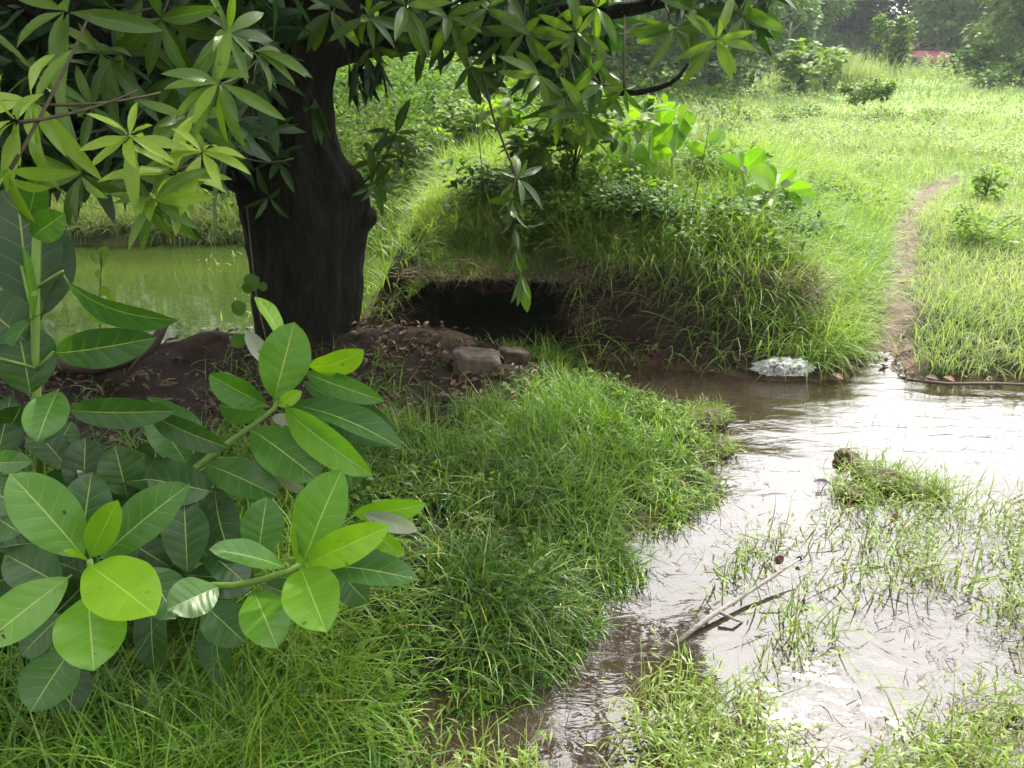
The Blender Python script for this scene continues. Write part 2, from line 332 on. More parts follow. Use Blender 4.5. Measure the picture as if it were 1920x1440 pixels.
def dstream(x, y):
    return sdp(x, y, STREAM) + (noise(x, y, 2.3, 9, 4) - .5) * .34 * sm(.0, -.6, np.abs(y - 2.8) - 1.6)
def hmound(x, y):
    d = sdp(x, y, MOUND) + (noise(x, y, 2.5, 3) - .5) * .12
    right = sm(.6, 2.2, x)
    w = .26 * (1 - right) + 1.15 * right
    top = .36 * (1 - sm(6.5, 11., y) * .6) + .38 * np.exp(-((x - .75) / np.where(x < .75, 1.35, 1.5)) ** 2 - ((y - 5.8) / np.where(y < 5.8, .85, 2.4)) ** 2)
    return top * sm(0, 1, d / w) * (1 + (noise(x, y, .9, 5) - .5) * .35)
def height(x, y, carve=True):
    x = np.asarray(x, float); y = np.asarray(y, float)
    ds = dstream(x, y)
    land = .035 + .09 * sm(0, .7, -ds) + (noise(x, y, 1.1, 1) - .5) * .10 * sm(0, .8, -ds)
    far = sm(7, 40, y)
    land = land + .35 * far + (noise(x, y, .16, 2, 3) - .5) * 1.1 * sm(10, 30, np.hypot(x, y)) + (noise(x, y, .5, 12) - .5) * .3 * sm(7, 14, np.hypot(x, y))
    land = land - .12 * np.exp(-((x - 25.9) / 4.5) ** 2 - ((y - 54.5) / 4.) ** 2)
    land = land + .10 * np.exp(-(sdl(x, y, BERM) / .28) ** 2) * (1 + (noise(x, y, 5, 8) - .5) * .9)
    land = land + .35 * sm(0, 1.2, sdl(x, y, BERM)) * sm(7.2, 9.5, y) * sm(.5, -1.0, x) * .9
    land = land + hmound(x, y)
    pth = sdl(x, y, PATHC)
    land = land - .04 * np.exp(-(pth / .18) ** 2)
    dp = sdp(x, y, POND) + (noise(x, y, 3., 19) - .5) * .12
    land = np.where(dp > -.25, land * (1 - sm(-.25, 0.0, dp)) + (POND_Z - .01) * sm(-.25, 0, dp), land)
    land = land - .35 * sm(0, .5, dp)
    h = land * (1 - sm(-.12, .03, ds)) + (-.012) * sm(-.12, .03, ds)
    h = h - .06 * sm(.0, .45, ds) + (noise(x, y, 4.2, 14) - .5) * .035 * sm(0, .2, ds)
    if carve:
        dh = sdp(x, y, HOLLOW); h = h * (1 - sm(-.03, .04, dh)) - .01 * sm(-.03, .04, dh)
    h = h + (noise(x, y, 14., 4) - .5) * .018
    return h

# ------------------------------------------------------------------ ground mesh
def axis(n, c, a, span_lo, span_hi):
    t = np.linspace(-1, 1, n); k = np.arcsinh
    lo, hi = k(span_lo / a), k(span_hi / a)
    tt = np.linspace(-lo, hi, n); return c + a * np.sinh(tt)
gx = axis(520, .3, 2.2, 180, 180); gy = axis(560, 3.6, 1.9, 120, 240)
X, Y = np.meshgrid(gx, gy); Z = height(X.ravel(), Y.ravel()).reshape(X.shape)
ny, nx = X.shape
i, j = np.meshgrid(np.arange(ny - 1), np.arange(nx - 1), indexing='ij'); a = (i * nx + j).ravel()
F = np.stack([a, a + 1, a + nx + 1, a + nx], 1)
xf, yf = X.ravel(), Y.ravel()
dS, dP = dstream(xf, yf), sdp(xf, yf, POND)
a_path = np.clip(1 - sm(.07, .22, sdl(xf, yf, PATHC) + (noise(xf, yf, 4, 22) - .5) * .36), 0, 1) * sm(20, 8, yf)
a_dirt = np.maximum(sm(-.05, .25, sdp(xf, yf, LITTER)), np.maximum(sm(.55, .2, sdl(xf, yf, BERM)), sm(.35, .1, np.abs(sdp(xf, yf, MOUND)))) * sm(2.4, 1.2, xf))
a_bed = np.maximum(sm(-.1, .05, dS), sm(-.1, .05, dP))
M_GROUND, t = mat('ground soil and turf'); L = t.links.new
tcn = N(t, "ShaderNodeNewGeometry")
n1 = N(t, "ShaderNodeTexNoise", i_Scale=9., i_Detail=8., i_Roughness=.7); L(tcn.outputs['Position'], n1.inputs['Vector'])
n2 = N(t, "ShaderNodeTexNoise", i_Scale=.6, i_Detail=5.); L(tcn.outputs['Position'], n2.inputs['Vector'])
n3 = N(t, "ShaderNodeTexNoise", i_Scale=55., i_Detail=4.); L(tcn.outputs['Position'], n3.inputs['Vector'])
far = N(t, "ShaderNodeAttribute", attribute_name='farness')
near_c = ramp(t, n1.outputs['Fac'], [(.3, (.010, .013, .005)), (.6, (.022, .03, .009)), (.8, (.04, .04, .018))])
far_c = ramp(t, n2.outputs['Fac'], [(.3, (.13, .22, .06)), (.55, (.2, .29, .10)), (.8, (.28, .33, .15))])  # far turf paled like the field grass, haze put into the colour
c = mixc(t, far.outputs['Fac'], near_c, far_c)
dirt = ramp(t, n1.outputs['Fac'], [(.3, (.010, .007, .005)), (.55, (.026, .016, .010)), (.8, (.065, .038, .024))])
path_c = ramp(t, n1.outputs['Fac'], [(.25, (.045, .032, .025)), (.5, (.115, .085, .068)), (.75, (.21, .165, .14))])
bed = ramp(t, n1.outputs['Fac'], [(.3, (.05, .030, .014)), (.55, (.11, .066, .032)), (.8, (.17, .11, .06))])
for att, cc in (('dirt', dirt), ('path', path_c), ('bed', bed)):
    an = N(t, "ShaderNodeAttribute", attribute_name=att); c = mixc(t, an.outputs['Fac'], c, cc)
p = N(t, "ShaderNodeBsdfPrincipled", i_Roughness=.9); p.inputs['Specular IOR Level'].default_value = .15; L(c, p.inputs['Base Color'])
b = N(t, "ShaderNodeBump", i_Strength=.7, i_Distance=.02); L(mathn(t, 'ADD', n1.outputs['Fac'], mathn(t, 'MULTIPLY', n3.outputs['Fac'], .3)), b.inputs['Height']); L(b.outputs[0], p.inputs['Normal'])
out = N(t, "ShaderNodeOutputMaterial"); L(p.outputs[0], out.inputs[0])
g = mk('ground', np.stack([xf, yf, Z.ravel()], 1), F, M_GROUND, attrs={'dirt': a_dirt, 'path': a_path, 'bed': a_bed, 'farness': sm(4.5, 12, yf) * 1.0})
tag(g, kind='structure')

# overhanging lip of earth above the dark hollow
def lip():
    nxx, nyy = 46, 22
    x = np.linspace(hx0 - .16, hx1 + .14, nxx); yy = np.linspace(0, 1, nyy)
    X, T = np.meshgrid(x, yy)
    front = hyf + .02 + .10 * np.sin((X - hx0) * 2.2) + (noise(X, X * 0, 6, 41, 4) - .5) * .26
    Yv = front + T * 1.15
    u = np.clip((X - hx0 + .16) / (hx1 - hx0 + .30), 0, 1)
    crest = .12 + .31 * np.clip(u * 3.6, 0, 1) ** .8 * (1 - .12 * u)
    top = np.maximum(height(X.ravel(), Yv.ravel(), False).reshape(X.shape) * 0 + crest, 0)
    top = top * (1 - sm(.08, 1, T)) + height(X.ravel(), Yv.ravel(), False).reshape(X.shape) * sm(.08, 1, T) + .01
    top = top + (noise(X, Yv, 7, 42, 4) - .5) * .10 - .13 * np.clip(noise(X * 1.0, X * 0, 3.1, 47, 3) - .42, 0, 1) * (1 - sm(.1, .6, T)) * 2
    top = top - .05 * (1 - sm(0, .15, T))
    th = .03 + .05 * sm(0, .4, T) + (noise(X, Yv, 9, 43, 4) - .5) * .07
    Vt = np.stack([X, Yv, top], -1).reshape(-1, 3); Vb = np.stack([X, Yv, top - th], -1).reshape(-1, 3); n = len(Vt)
    i, j = np.meshgrid(np.arange(nyy - 1), np.arange(nxx - 1), indexing='ij'); a = (i * nxx + j).ravel()
    F = [np.stack([a, a + 1, a + nxx + 1, a + nxx], 1), np.stack([a, a + nxx, a + nxx + 1, a + 1], 1) + n]
    e = np.arange(nxx - 1); F.append(np.stack([e, e + n, e + 1 + n, e + 1], 1))
    q = np.arange(nyy - 1) * nxx; F.append(np.stack([q, q + nxx, q + nxx + n, q + n], 1)); q = q + nxx - 1; F.append(np.stack([q, q + n, q + nxx + n, q + nxx], 1))
    return np.concatenate([Vt, Vb]), np.concatenate(F)
V_, F_ = lip()
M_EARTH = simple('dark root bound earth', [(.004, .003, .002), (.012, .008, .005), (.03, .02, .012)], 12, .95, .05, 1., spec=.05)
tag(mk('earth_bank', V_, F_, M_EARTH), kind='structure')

# ------------------------------------------------------------------ water
def water_mat(name, tint, murk, murkfac, ior, sc_, stretch, strength, rot=0.0, rough=.03, tex2=0):
    m, t = mat(name); L = t.links.new
    tc = N(t, "ShaderNodeNewGeometry"); mp = N(t, "ShaderNodeMapping"); mp.inputs['Scale'].default_value = stretch; mp.inputs['Rotation'].default_value = (0, 0, rot)
    L(tc.outputs['Position'], mp.inputs[0])
    n1 = N(t, "ShaderNodeTexNoise", i_Scale=sc_, i_Detail=4., i_Roughness=.55, i_Distortion=.6); L(mp.outputs[0], n1.inputs['Vector'])
    amp = N(t, "ShaderNodeAttribute", attribute_name='ripple')
    b = N(t, "ShaderNodeBump", i_Distance=.02); L(mathn(t, 'MULTIPLY', amp.outputs['Fac'], strength), b.inputs['Strength']); L(n1.outputs['Fac'], b.inputs['Height'])
    fr = N(t, "ShaderNodeFresnel", i_IOR=ior); L(b.outputs[0], fr.inputs['Normal'])
    gl = N(t, "ShaderNodeBsdfGlossy", i_Roughness=rough); gl.inputs['Color'].default_value = (1, 1, 1, 1); L(b.outputs[0], gl.inputs['Normal'])
    tr = N(t, "ShaderNodeBsdfTransparent"); tr.inputs[0].default_value = (*tint, 1)
    df = N(t, "ShaderNodeBsdfDiffuse"); df.inputs[0].default_value = (*murk, 1)
    m1 = N(t, "ShaderNodeMixShader", i_Fac=murkfac); L(tr.outputs[0], m1.inputs[1]); L(df.outputs[0], m1.inputs[2])
    m2 = N(t, "ShaderNodeMixShader"); L(fr.outputs[0], m2.inputs[0]); L(m1.outputs[0], m2.inputs[1]); L(gl.outputs[0], m2.inputs[2])
    out = N(t, "ShaderNodeOutputMaterial"); L(m2.outputs[0], out.inputs[0]); return m
def sheet(name, P, z, m, ripple, n=260, grow=.30):
    lo, hi = P.min(0) - grow, P.max(0) + grow
    x = np.linspace(lo[0], hi[0], n); y = np.linspace(lo[1], hi[1], n); X, Y = np.meshgrid(x, y)
    i, j = np.meshgrid(np.arange(n - 1), np.arange(n - 1), indexing='ij'); a = (i * n + j).ravel()
    F = np.stack([a, a + 1, a + n + 1, a + n], 1)
    keep = sdp(X.ravel(), Y.ravel(), P)[F].max(1) > -grow; F = F[keep]
    used = np.unique(F); mp = np.full(n * n, -1); mp[used] = np.arange(len(used))
    xx, yy = X.ravel()[used], Y.ravel()[used]
    zz = np.full(len(xx), z) + ripple[1](xx, yy)
    return tag(mk(name, np.stack([xx, yy, zz], 1), mp[F], m, attrs={'ripple': ripple[0](xx, yy)}), kind='structure')
M_WATER = water_mat('shallow muddy stream water', (.74, .62, .46), (.085, .07, .05), .25, 1.74, 5., (1., 2.4, 1), 1., R(-12))
M_POND = water_mat('still green pond water', (.4, .45, .2), (.036, .058, .012), .8, 1.6, 5., (1., 2., 1), 1., 0, .04)
flow = lambda x, y: sm(2.2, 3.0, y + x * .12)
def rip(x, y):
    f = flow(x, y)
    return .05 + .26 * f + .6 * sm(1.9, 2.6, x) * sm(3.4, 2.4, y) + .5 * sm(.5, .75, noise(x, y, 1.3, 61)) * (1 - f) + .5 * sm(.55, .2, y - 1.6) * 0 + .1 * sm(.35, .0, sdp(x, y, STREAM))
sheet('stream', STREAM, WATER_Z, M_WATER, (rip, lambda x, y: (noise(x * .8 + y * .3, y * 3.2, 1.6, 60) - .5) * .012 * flow(x, y)), 300)
sheet('pond', POND, POND_Z, M_POND, (lambda x, y: .05 + 0 * x, lambda x, y: 0 * x), 120)

# ------------------------------------------------------------------ grass and ground cover
def polar(n, r0, r1, p, th=42):
    """random ground points round the viewpoint, density falling as r**-p"""
    u = rng.random(n); k = 2 - p
    r = (r0 ** k + u * (r1 ** k - r0 ** k)) ** (1 / k) if abs(k) > 1e-6 else r0 * (r1 / r0) ** u
    a = R(th) * (2 * rng.random(n) - 1); return r * np.sin(a), r * np.cos(a)
def grass(x, y, z, hgt, wid, lean=.35, curl=1.2, nv=4, rnd=None, flow_dir=None):
    n = len(x); a = rng.random(n) * 2 * np.pi
    ld = np.stack([np.cos(a), np.sin(a), np.zeros(n)], 1)
    if flow_dir is not None: ld = unit(ld * .8 + np.asarray(flow_dir))
    le = np.abs(rng.normal(0, lean, n))[:, None]
    d = unit(np.array([0, 0, 1.0]) + ld * le); nr = -ld + np.array([0, 0, 1.0]) * 0.05
    # the blade bends towards its lean direction, so the normal points against it
    tw = rng.normal(0, .5, (n, 1)); nr = unit(nr + np.cross(np.array([0, 0, 1.0]), ld) * tw)
    c = np.abs(rng.normal(curl, curl * .5, n))
    if rnd is None: rnd = rng.random(n)
    return leaves(np.stack([x, y, z], 1), d, nr, hgt, wid, c, .25, P_GRASS, 1, nv, rnd, 0.0)
def gmk(name, parts, m, label, cat='grass'):
    b = Bag()
    for q in parts: b.add(q)
    return tag(b.build(name, m), label, cat, kind='stuff')
def clump(x, y, f, s): return noise(x, y, f, s, 2)
def crnd(x, y, f=1.2, s=77, lo=0.0, dry=.05):
    r = np.clip(.15 + .7 * clump(x, y, f, s) - .35 + .5 * rng.random(len(x)) + lo, 0, .8)
    k = rng.random(len(x)) < dry; return np.where(k, .85 + .15 * rng.random(len(x)), r)

def weeds(x, y, H, z0, ls, m_, per, rndlo=0.0, aspect=.45, spr=.10):
    """leafy plants: per leaves up each stem"""
    n = len(x); q = np.repeat(np.arange(n), per); t = rng.random(len(q)) ** .7
    a = rng.random(len(q)) * 6.283; tilt = rng.normal(0, .15, (n, 2))[q]
    bx = x[q] + tilt[:, 0] * H[q] * t + np.cos(a) * spr * .3; by = y[q] + tilt[:, 1] * H[q] * t + np.sin(a) * spr * .3; bz = z0[q] + H[q] * t
    d = unit(np.stack([np.cos(a), np.sin(a), rng.normal(.25, .4, len(q))], 1))
    nr = unit(np.stack([rng.normal(0, .35, len(q)), rng.normal(0, .35, len(q)), np.ones(len(q))], 1))
    L_ = ls[q] * (.6 + .8 * rng.random(len(q)))
    return leaves(np.stack([bx, by, bz], 1), d, nr, L_, L_ * aspect, .7, .25, P_OVAL, 1, 3, np.clip(rndlo + .55 * rng.random(len(q)) + .45 * clump(x, y, .9, 91)[q] - .2, 0, 1), .5)
# near bank (left of the stream) -------------------------------------------
x, y = polar(130000, 1.15, 5.2, 1.1, 46)
dS, dM, dL, dPd = dstream(x, y), sdp(x, y, MOUND), sdp(x, y, LITTER), sdp(x, y, POND)
dn = np.where(dL > 0, .06 + .25 * (noise(x, y, 3, 88) > .6), 1.0) * np.where(x < -1.35, .35, 1) * np.where(noise(x, y, 4, 31) < .40, .15, 1.)
k = (dS < np.where((x > .5) & (y > 2.75), -.06 + .05 * rng.random(len(x)), .04)) & (dM < -.02) & (dPd < -.05) & (y < 4.6 - np.abs(x) * .0) & (rng.random(len(x)) < dn) & (x < 1.3) & (sdl(x, y, BERM) > .22)
x, y, dS = x[k], y[k], dS[k]; n = len(x); z = height(x, y) - .005
up = (rng.random(n) < .25) * 1.0
h1 = (.09 + .14 * rng.random(n) + .07 * up) * (.45 + 1.1 * clump(x, y, 3.2, 5)) * (.5 + .5 * sm(0.05, -.2, dS)) * (1 - .38 * sm(2.7, 3.3, y))
low = sm(2.6, 1.6, y) * sm(.2, -.6, x)
gmk('bank_grass', [grass(x, y, z, h1 * (1 + .35 * low), .0048 + .0042 * rng.random(n) + .0015 * low, .7, 1.7, 4, crnd(x, y, 1.6, 77, .08 + .12 * low, .05), (.35, -.35, 0))], M_BANK,
    'dense trampled green grass covering the bank between the broad leaved plant and the stream')
n = 420; x = rng.uniform(-1.2, .9, n); y = rng.uniform(1.5, 3.6, n); k = (dstream(x, y) < -.1) & (sdp(x, y, LITTER) < .1); x, y = x[k], y[k]
gmk('bank_weeds', [weeds(x, y, .05 + .09 * rng.random(len(x)), height(x, y), np.full(len(x), .03), None, 8, .0, .6, .05)], M_WEED, 'small round leaved weeds dotted through the bank grass', 'weeds')
x = rng.uniform(.45, 1.2, 1500); y = rng.uniform(2.5, 3.7, 1500); k = np.abs(dstream(x, y) + .03) < .07; x, y = x[k], y[k]; n = len(x)
gmk('bank_edge_debris', [grass(x, y, height(x, y), .05 + .14 * rng.random(n), .004 + .004 * rng.random(n), 2., 1.5, 5, rng.random(n))], M_DEAD, 'dark sodden stems matted along the muddy tip of the bank', 'debris')
# taller upright tuft on the bank before the hollow
def tufts(centres, n, hr, w, spread, m, lean=.35, curl=.9, lo=0.1, zf=None, nv=5):
    out = []
    for (cx, cy, sc) in centres:
        a = rng.random(n) * 6.283; r = spread * sc * np.sqrt(rng.random(n)); x = cx + r * np.cos(a); y = cy + r * np.sin(a)
        z = height(x, y) if zf is None else np.full(n, zf)
        out.append(grass(x, y, z, sc * (hr[0] + (hr[1] - hr[0]) * rng.random(n)), w * (.7 + .6 * rng.random(n)), lean, curl, nv, np.clip(lo + .5 * rng.random(n), 0, 1)))
    return out
cs = [(*G(u, v, .1)[:2], s) for u, v, s in [(1030, 790, .8), (1070, 765, .9), (1110, 790, .75), (1060, 840, .8), (1150, 810, .7), (1000, 820, .8), (1190, 850, .6), (1110, 860, .7)]]
for q in [(900, 780, .7), (760, 830, .8), (620, 900, .6), (950, 860, .7), (830, 880, .6)]: cs.append((*G(q[0], q[1], .1)[:2], q[2]))
gmk('tall_bank_grass', tufts(cs, 150, (.12, .32), .0075, .17, None, .4, 1.0, .3), M_BANK, 'taller upright green grass on the bank tip in front of the dark hollow')
cs = [(*G(u, v, .1)[:2], s) for u, v, s in [(60, 1400, .9), (160, 1420, 1.), (260, 1400, 1.), (340, 1380, 1.1), (420, 1360, 1.), (520, 1380, .9), (620, 1400, .8), (300, 1480, 1.2), (120, 1500, 1.1), (480, 1480, 1.), (700, 1440, .7), (10, 1340, .8), (400, 1280, .7), (560, 1300, .6)]]
gmk('foreground_grass', tufts(cs, 120, (.13, .34), .009, .19, None, .55, 1.3, .22, None, 6), M_BANK, 'broad bladed light green grass at the bottom left corner below the big leaves')

# mound --------------------------------------------------------------------
x, y = polar(200000, 3.8, 9.5, 1.3, 34)
dM = sdp(x, y, MOUND); dP_ = sdl(x, y, PATHC)
bare = np.maximum(sm(2.0, 1.3, x) * sm(.42, .16, dM) * sm(5.6, 5.0, y), sm(-.45, -.65, x) * sm(5.2, 4.8, y))          # root bound face over the hollow
k = (dM > -.12) & (rng.random(len(x)) > bare * .93) & (sdp(x, y, STREAM) < -.05) & (dP_ > .09 + .14 * rng.random(len(x))) & (sdp(x, y, POND) < -.05) & ((sdp(x, y, HOLLOW) < -.02) | (y > hyf + .55))
x, y = x[k], y[k]; n = len(x); z = height(x, y, False)
left = sm(.9, -.3, x); right = sm(1.2, 2.4, x)
hh = (.12 + .26 * rng.random(n)) * (.5 + 1.0 * clump(x, y, 1.4, 15)) * (1 + .1 * right)
gmk('mound_grass', [grass(x, y, z, hh, .0045 + .0035 * rng.random(n) + .0004 * y, .7, 1.6, 4, crnd(x, y, 1.1, 55, .14 + .24 * left + .08 * right, .03), (.4, -.5, 0))], M_MOUND,
    'long drooping bright grass covering the mound over the dark hollow')
# grass fringe on the lip of the hollow
n = 13000; x = rng.uniform(hx0 + .05, hx1 + .1, n); y = hyf + .02 + .1 * np.sin((x - hx0) * 2.2) - .02 + rng.random(n) ** 1.1 * 1.15
u_ = np.clip((x - hx0 + .16) / (hx1 - hx0 + .30), 0, 1); z = .12 + .31 * np.clip(u_ * 3.6, 0, 1) ** .8 * (1 - .12 * u_)
T_ = (y - hyf - .02) / 1.15; z = z * (1 - sm(.08, 1, T_)) + height(x, y, False) * sm(.08, 1, T_) - .02 * (1 - sm(0, .15, T_))
gmk('lip_grass', [grass(x, y, z - .01, (.06 + .2 * rng.random(n)) * (.4 + .8 * sm(0, .5, T_)), .005, .6, 1.4, 4, crnd(x, y, 2, 56, .05 + .35 * T_, .1), (0, -.5, 0))], M_MOUND, 'thin grass fringe hanging over the lip of the dark hollow')

# field --------------------------------------------------------------------
def fieldpts(n, r0, r1, p, th=40):
    x, y = polar(n, r0, r1, p, th)
    k = (sdp(x, y, STREAM) < -.05) & (sdp(x, y, MOUND) < .05) & (sdp(x, y, POND) < -.05) & (sdl(x, y, PATHC) + .3 * (rng.random(len(x)) < .05) > .045 + .15 * rng.random(len(x)) ** 1.3 + .12 * noise(x, y, 3, 71)) & ((x > 1.2) | (y > 7.2)) & (y > 3.8)
    return x[k], y[k]
parts = []
x, y = fieldpts(110000, 4.2, 14, 1.35); n = len(x)
parts.append(grass(x, y, height(x, y), (.10 + .16 * rng.random(n)) * (.6 + .8 * clump(x, y, .9, 16)), .004 + .0009 * y * rng.random(n) + .002, .45, 1.2, 4, crnd(x, y, .8, 57, .15, .06), (-.3, -.4, 0)))
x, y = fieldpts(150000, 13, 70, 2.0); n = len(x); r = np.hypot(x, y)
parts.append(grass(x, y, height(x, y) - .02, (.12 + .14 * rng.random(n)) * (.5 + 1.0 * clump(x, y, .35, 17)) * (1 + r * .012), .0011 * r * (.6 + rng.random(n)), .45, 1.0, 3, crnd(x, y, .25, 58, .2, .08)))
gmk('field_grass', parts, M_FIELD, 'sunlit pale green grass of the open field either side of the footpath')

# bank across the pond ------------------------------------------------------
n = 34000; x = rng.uniform(-7, -.2, n); y = 7.0 + rng.random(n) ** 1.4 * 2.2
k = (sdp(x, y, POND) < .08) & (sdp(x, y, POND) > -1.9); x, y = x[k], y[k]; n = len(x)
gmk('pond_bank_grass', [grass(x, y, height(x, y), .16 + .28 * rng.random(n), .008 + .006 * rng.random(n), .7, 1.8, 4, crnd(x, y, 1.1, 59, .25, .12), (0, -.6, 0))], M_DRYG,
    'tangled half dry grass on the far bank of the pond')

cs = [(*G(u, v, .03)[:2], s_) for u, v, s_ in [(700, 470, 1.), (730, 455, 1.1), (765, 470, .9), (790, 450, 1.), (820, 430, 1.), (690, 500, .7), (750, 520, .7), (720, 545, .6), (850, 415, 1.)]]
gmk('pond_edge_grass', tufts(cs, 130, (.2, .5), .011, .25, None, .4, 1.1, .35, None, 5), M_MOUND, 'bright broad blades growing at the pond edge right of the trunk')
# marsh grass in the stream --------------------------------------------------
MARSH = poly([(1250, 1250), (1330, 1100), (1400, 1020), (1500, 960), (1560, 880), (1620, 860), (1760, 900), (1920, 900), (2400, 950), (2800, 1700), (1400, 1900), (700, 1600), (800, 1420), (980, 1400), (1120, 1330)])
x, y = polar(42000, 1.0, 3.6, 1.2, 46)
d = sdp(x, y, MARSH); cn = noise(x, y, 2.6, 33, 3); u_, v_, _ = project(np.stack([x, y, 0 * x], 1))
band = np.exp(-(((x - .72) + (y - 2.0) * -.15) / .22) ** 2) + sm(1.0, 1.45, x) * .9 + sm(1.75, 1.4, y) * .75
k = (d > 0) & (rng.random(len(x)) < np.clip(.12 + band * .75, 0, 1) * sm(.30, .58, cn) * np.where(y < 1.65, 1.3, .8)) & (sdp(x, y, STREAM) > -.1) & (sdl(x, y, np.array([G(1262, 1205)[:2], G(1505, 1045)[:2]])) > .035 + .08 * rng.random(len(x)))
x, y = x[k], y[k]; n = len(x)
hh = .08 + .16 * rng.random(n) ** 1.5
a_ = grass(x, y, np.full(n, -.015), hh, .0035 + .004 * rng.random(n), .8, 1.5, 4, crnd(x, y, 2.0, 34, .2, .16), (.2, -.3, 0))
# small leaflets up creeping stems
m_ = 7000; q = rng.integers(0, n, m_); bx, by = x[q] + rng.normal(0, .03, m_), y[q] + rng.normal(0, .03, m_)
dd = unit(np.stack([rng.normal(0, 1, m_), rng.normal(0, 1, m_), np.abs(rng.normal(0, .6, m_))], 1))
b_ = leaves(np.stack([bx, by, .01 + .07 * rng.random(m_)], 1), dd, np.tile([0, 0, 1.], (m_, 1)), .02 + .025 * rng.random(m_), .003 + .004 * rng.random(m_), .5, .2, P_OVAL, 1, 3, np.clip(.3 + .4 * rng.random(m_), 0, 1), .5)
gmk('marsh_grass', [a_, b_], M_MARSH, 'half drowned grass and creeping weeds growing through the shallow water')
# thin lone blades and floating bits over the open water
x, y = polar(9000, 1.2, 3.9, 1.0, 44); k = (sdp(x, y, STREAM) > .03) & (rng.random(len(x)) < .12 + .8 * (noise(x, y, 2.2, 36) > .52) * sm(2.9, 2.2, y)); x, y = x[k], y[k]; n = len(x)
gmk('floating_debris', [grass(x, y, np.full(n, .002), .02 + .09 * rng.random(n) ** 1.5, .003, 2.5, 1.2, 4, .35 * rng.random(n))], M_DEAD, 'thin dark stems and bits of grass lying on the shallow water', 'debris')

x = rng.uniform(-6, -.3, 900); y = rng.uniform(4.2, 7.4, 900); k = (sdp(x, y, POND) > .05) & (noise(x, y, 1.3, 63) > .45); x, y = x[k], y[k]; n = len(x)
gmk('pond_debris', [grass(x, y, np.full(n, POND_Z + .004), .02 + .08 * rng.random(n) ** 2, .008 + .008 * rng.random(n), 3., .6, 3, .4 + .5 * rng.random(n))], M_FIELD, 'pale bits of leaf floating on the green pond', 'debris')
# undergrowth ----------------------------------------------------------------
THICK = poly([(-400, 430), (500, 440), (660, 452), (760, 462), (880, 402), (1050, 345), (1250, 300), (1420, 250), (1350, 190), (1150, 165), (600, 160), (-1500, 160), (-1500, 430)])
x, y = polar(11500, 6.8, 26, 1.7, 40); d = sdp(x, y, THICK); k = (d > .0) & (sdp(x, y, POND) < -.1); x, y, d = x[k], y[k], d[k]; n = len(x)
H = (.25 + 1.15 * sm(0.2, 1.2 + 1.8 * sm(-1., .8, x), d) * (1 - .65 * sm(-.3, 2.2, x))) * (.15 + 1.5 * clump(x, y, .8, 92) ** 1.3); z = height(x, y); r = np.hypot(x, y)
gmk('undergrowth', [weeds(x, y, H, z, .035 + .0048 * r, None, 17, .1)], M_WEED, 'waist high tangle of bright leafy weeds behind the pond', 'undergrowth')
n2_ = 26000; x, y = polar(n2_, 6.8, 20, 1.7, 40); k = (sdp(x, y, THICK) > .1) & (sdp(x, y, POND) < -.1); x, y = x[k], y[k]; n = len(x)
gmk('weed_grass', [grass(x, y, height(x, y), (.25 + .5 * rng.random(n)) * (.4 + .9 * clump(x, y, .7, 94)), .007 + .0012 * y, .4, 1.1, 4, crnd(x, y, .7, 95, .25, .04))], M_FIELD, 'tall bright grass mixed with the weeds behind the pond')
# low weeds on the mound and in the field
x, y = polar(5200, 4.6, 9.0, 1.4, 30); d = sdp(x, y, MOUND); k = (d > .25) & (noise(x, y, 1.6, 96) > .53) & (x > .0) & (x < 2.6); x, y = x[k], y[k]; n = len(x)
gmk('mound_weeds', [weeds(x, y, .08 + .34 * clump(x, y, 1.5, 97), height(x, y, False), np.full(n, .05), None, 15, .15, .5, .10)], M_WEED, 'small leaved weeds growing through the mound grass', 'weeds')
x, y = polar(6500, 7, 48, 1.9, 38); k = (sdp(x, y, MOUND) < 0) & (sdp(x, y, THICK) < .3) & (noise(x, y, .55, 98) > .47) & (sdl(x, y, PATHC) > .45) & (y > 4) & (x > 1); x, y = x[k], y[k]; n = len(x); r = np.hypot(x, y)
gmk('field_weeds', [weeds(x, y, (.10 + .018 * r) * (.4 + clump(x, y, .5, 99)), height(x, y), .025 + .0022 * r, None, 14, .1, .5, .12)], M_FIELD, 'low leafy weeds humped across the open field', 'weeds')

n = 5200; x = rng.uniform(-30, 75, n); y = rng.uniform(55, 76, n); x = x * (y / 76)
gmk('far_scrub', [weeds(x, y, 1.2 + 2.2 * clump(x, y, .2, 101), height(x, y), np.full(n, .34), None, 12, .0, .5, .5)], M_WEEDD, 'dark scrub closing the foot of the far trees', 'scrub')
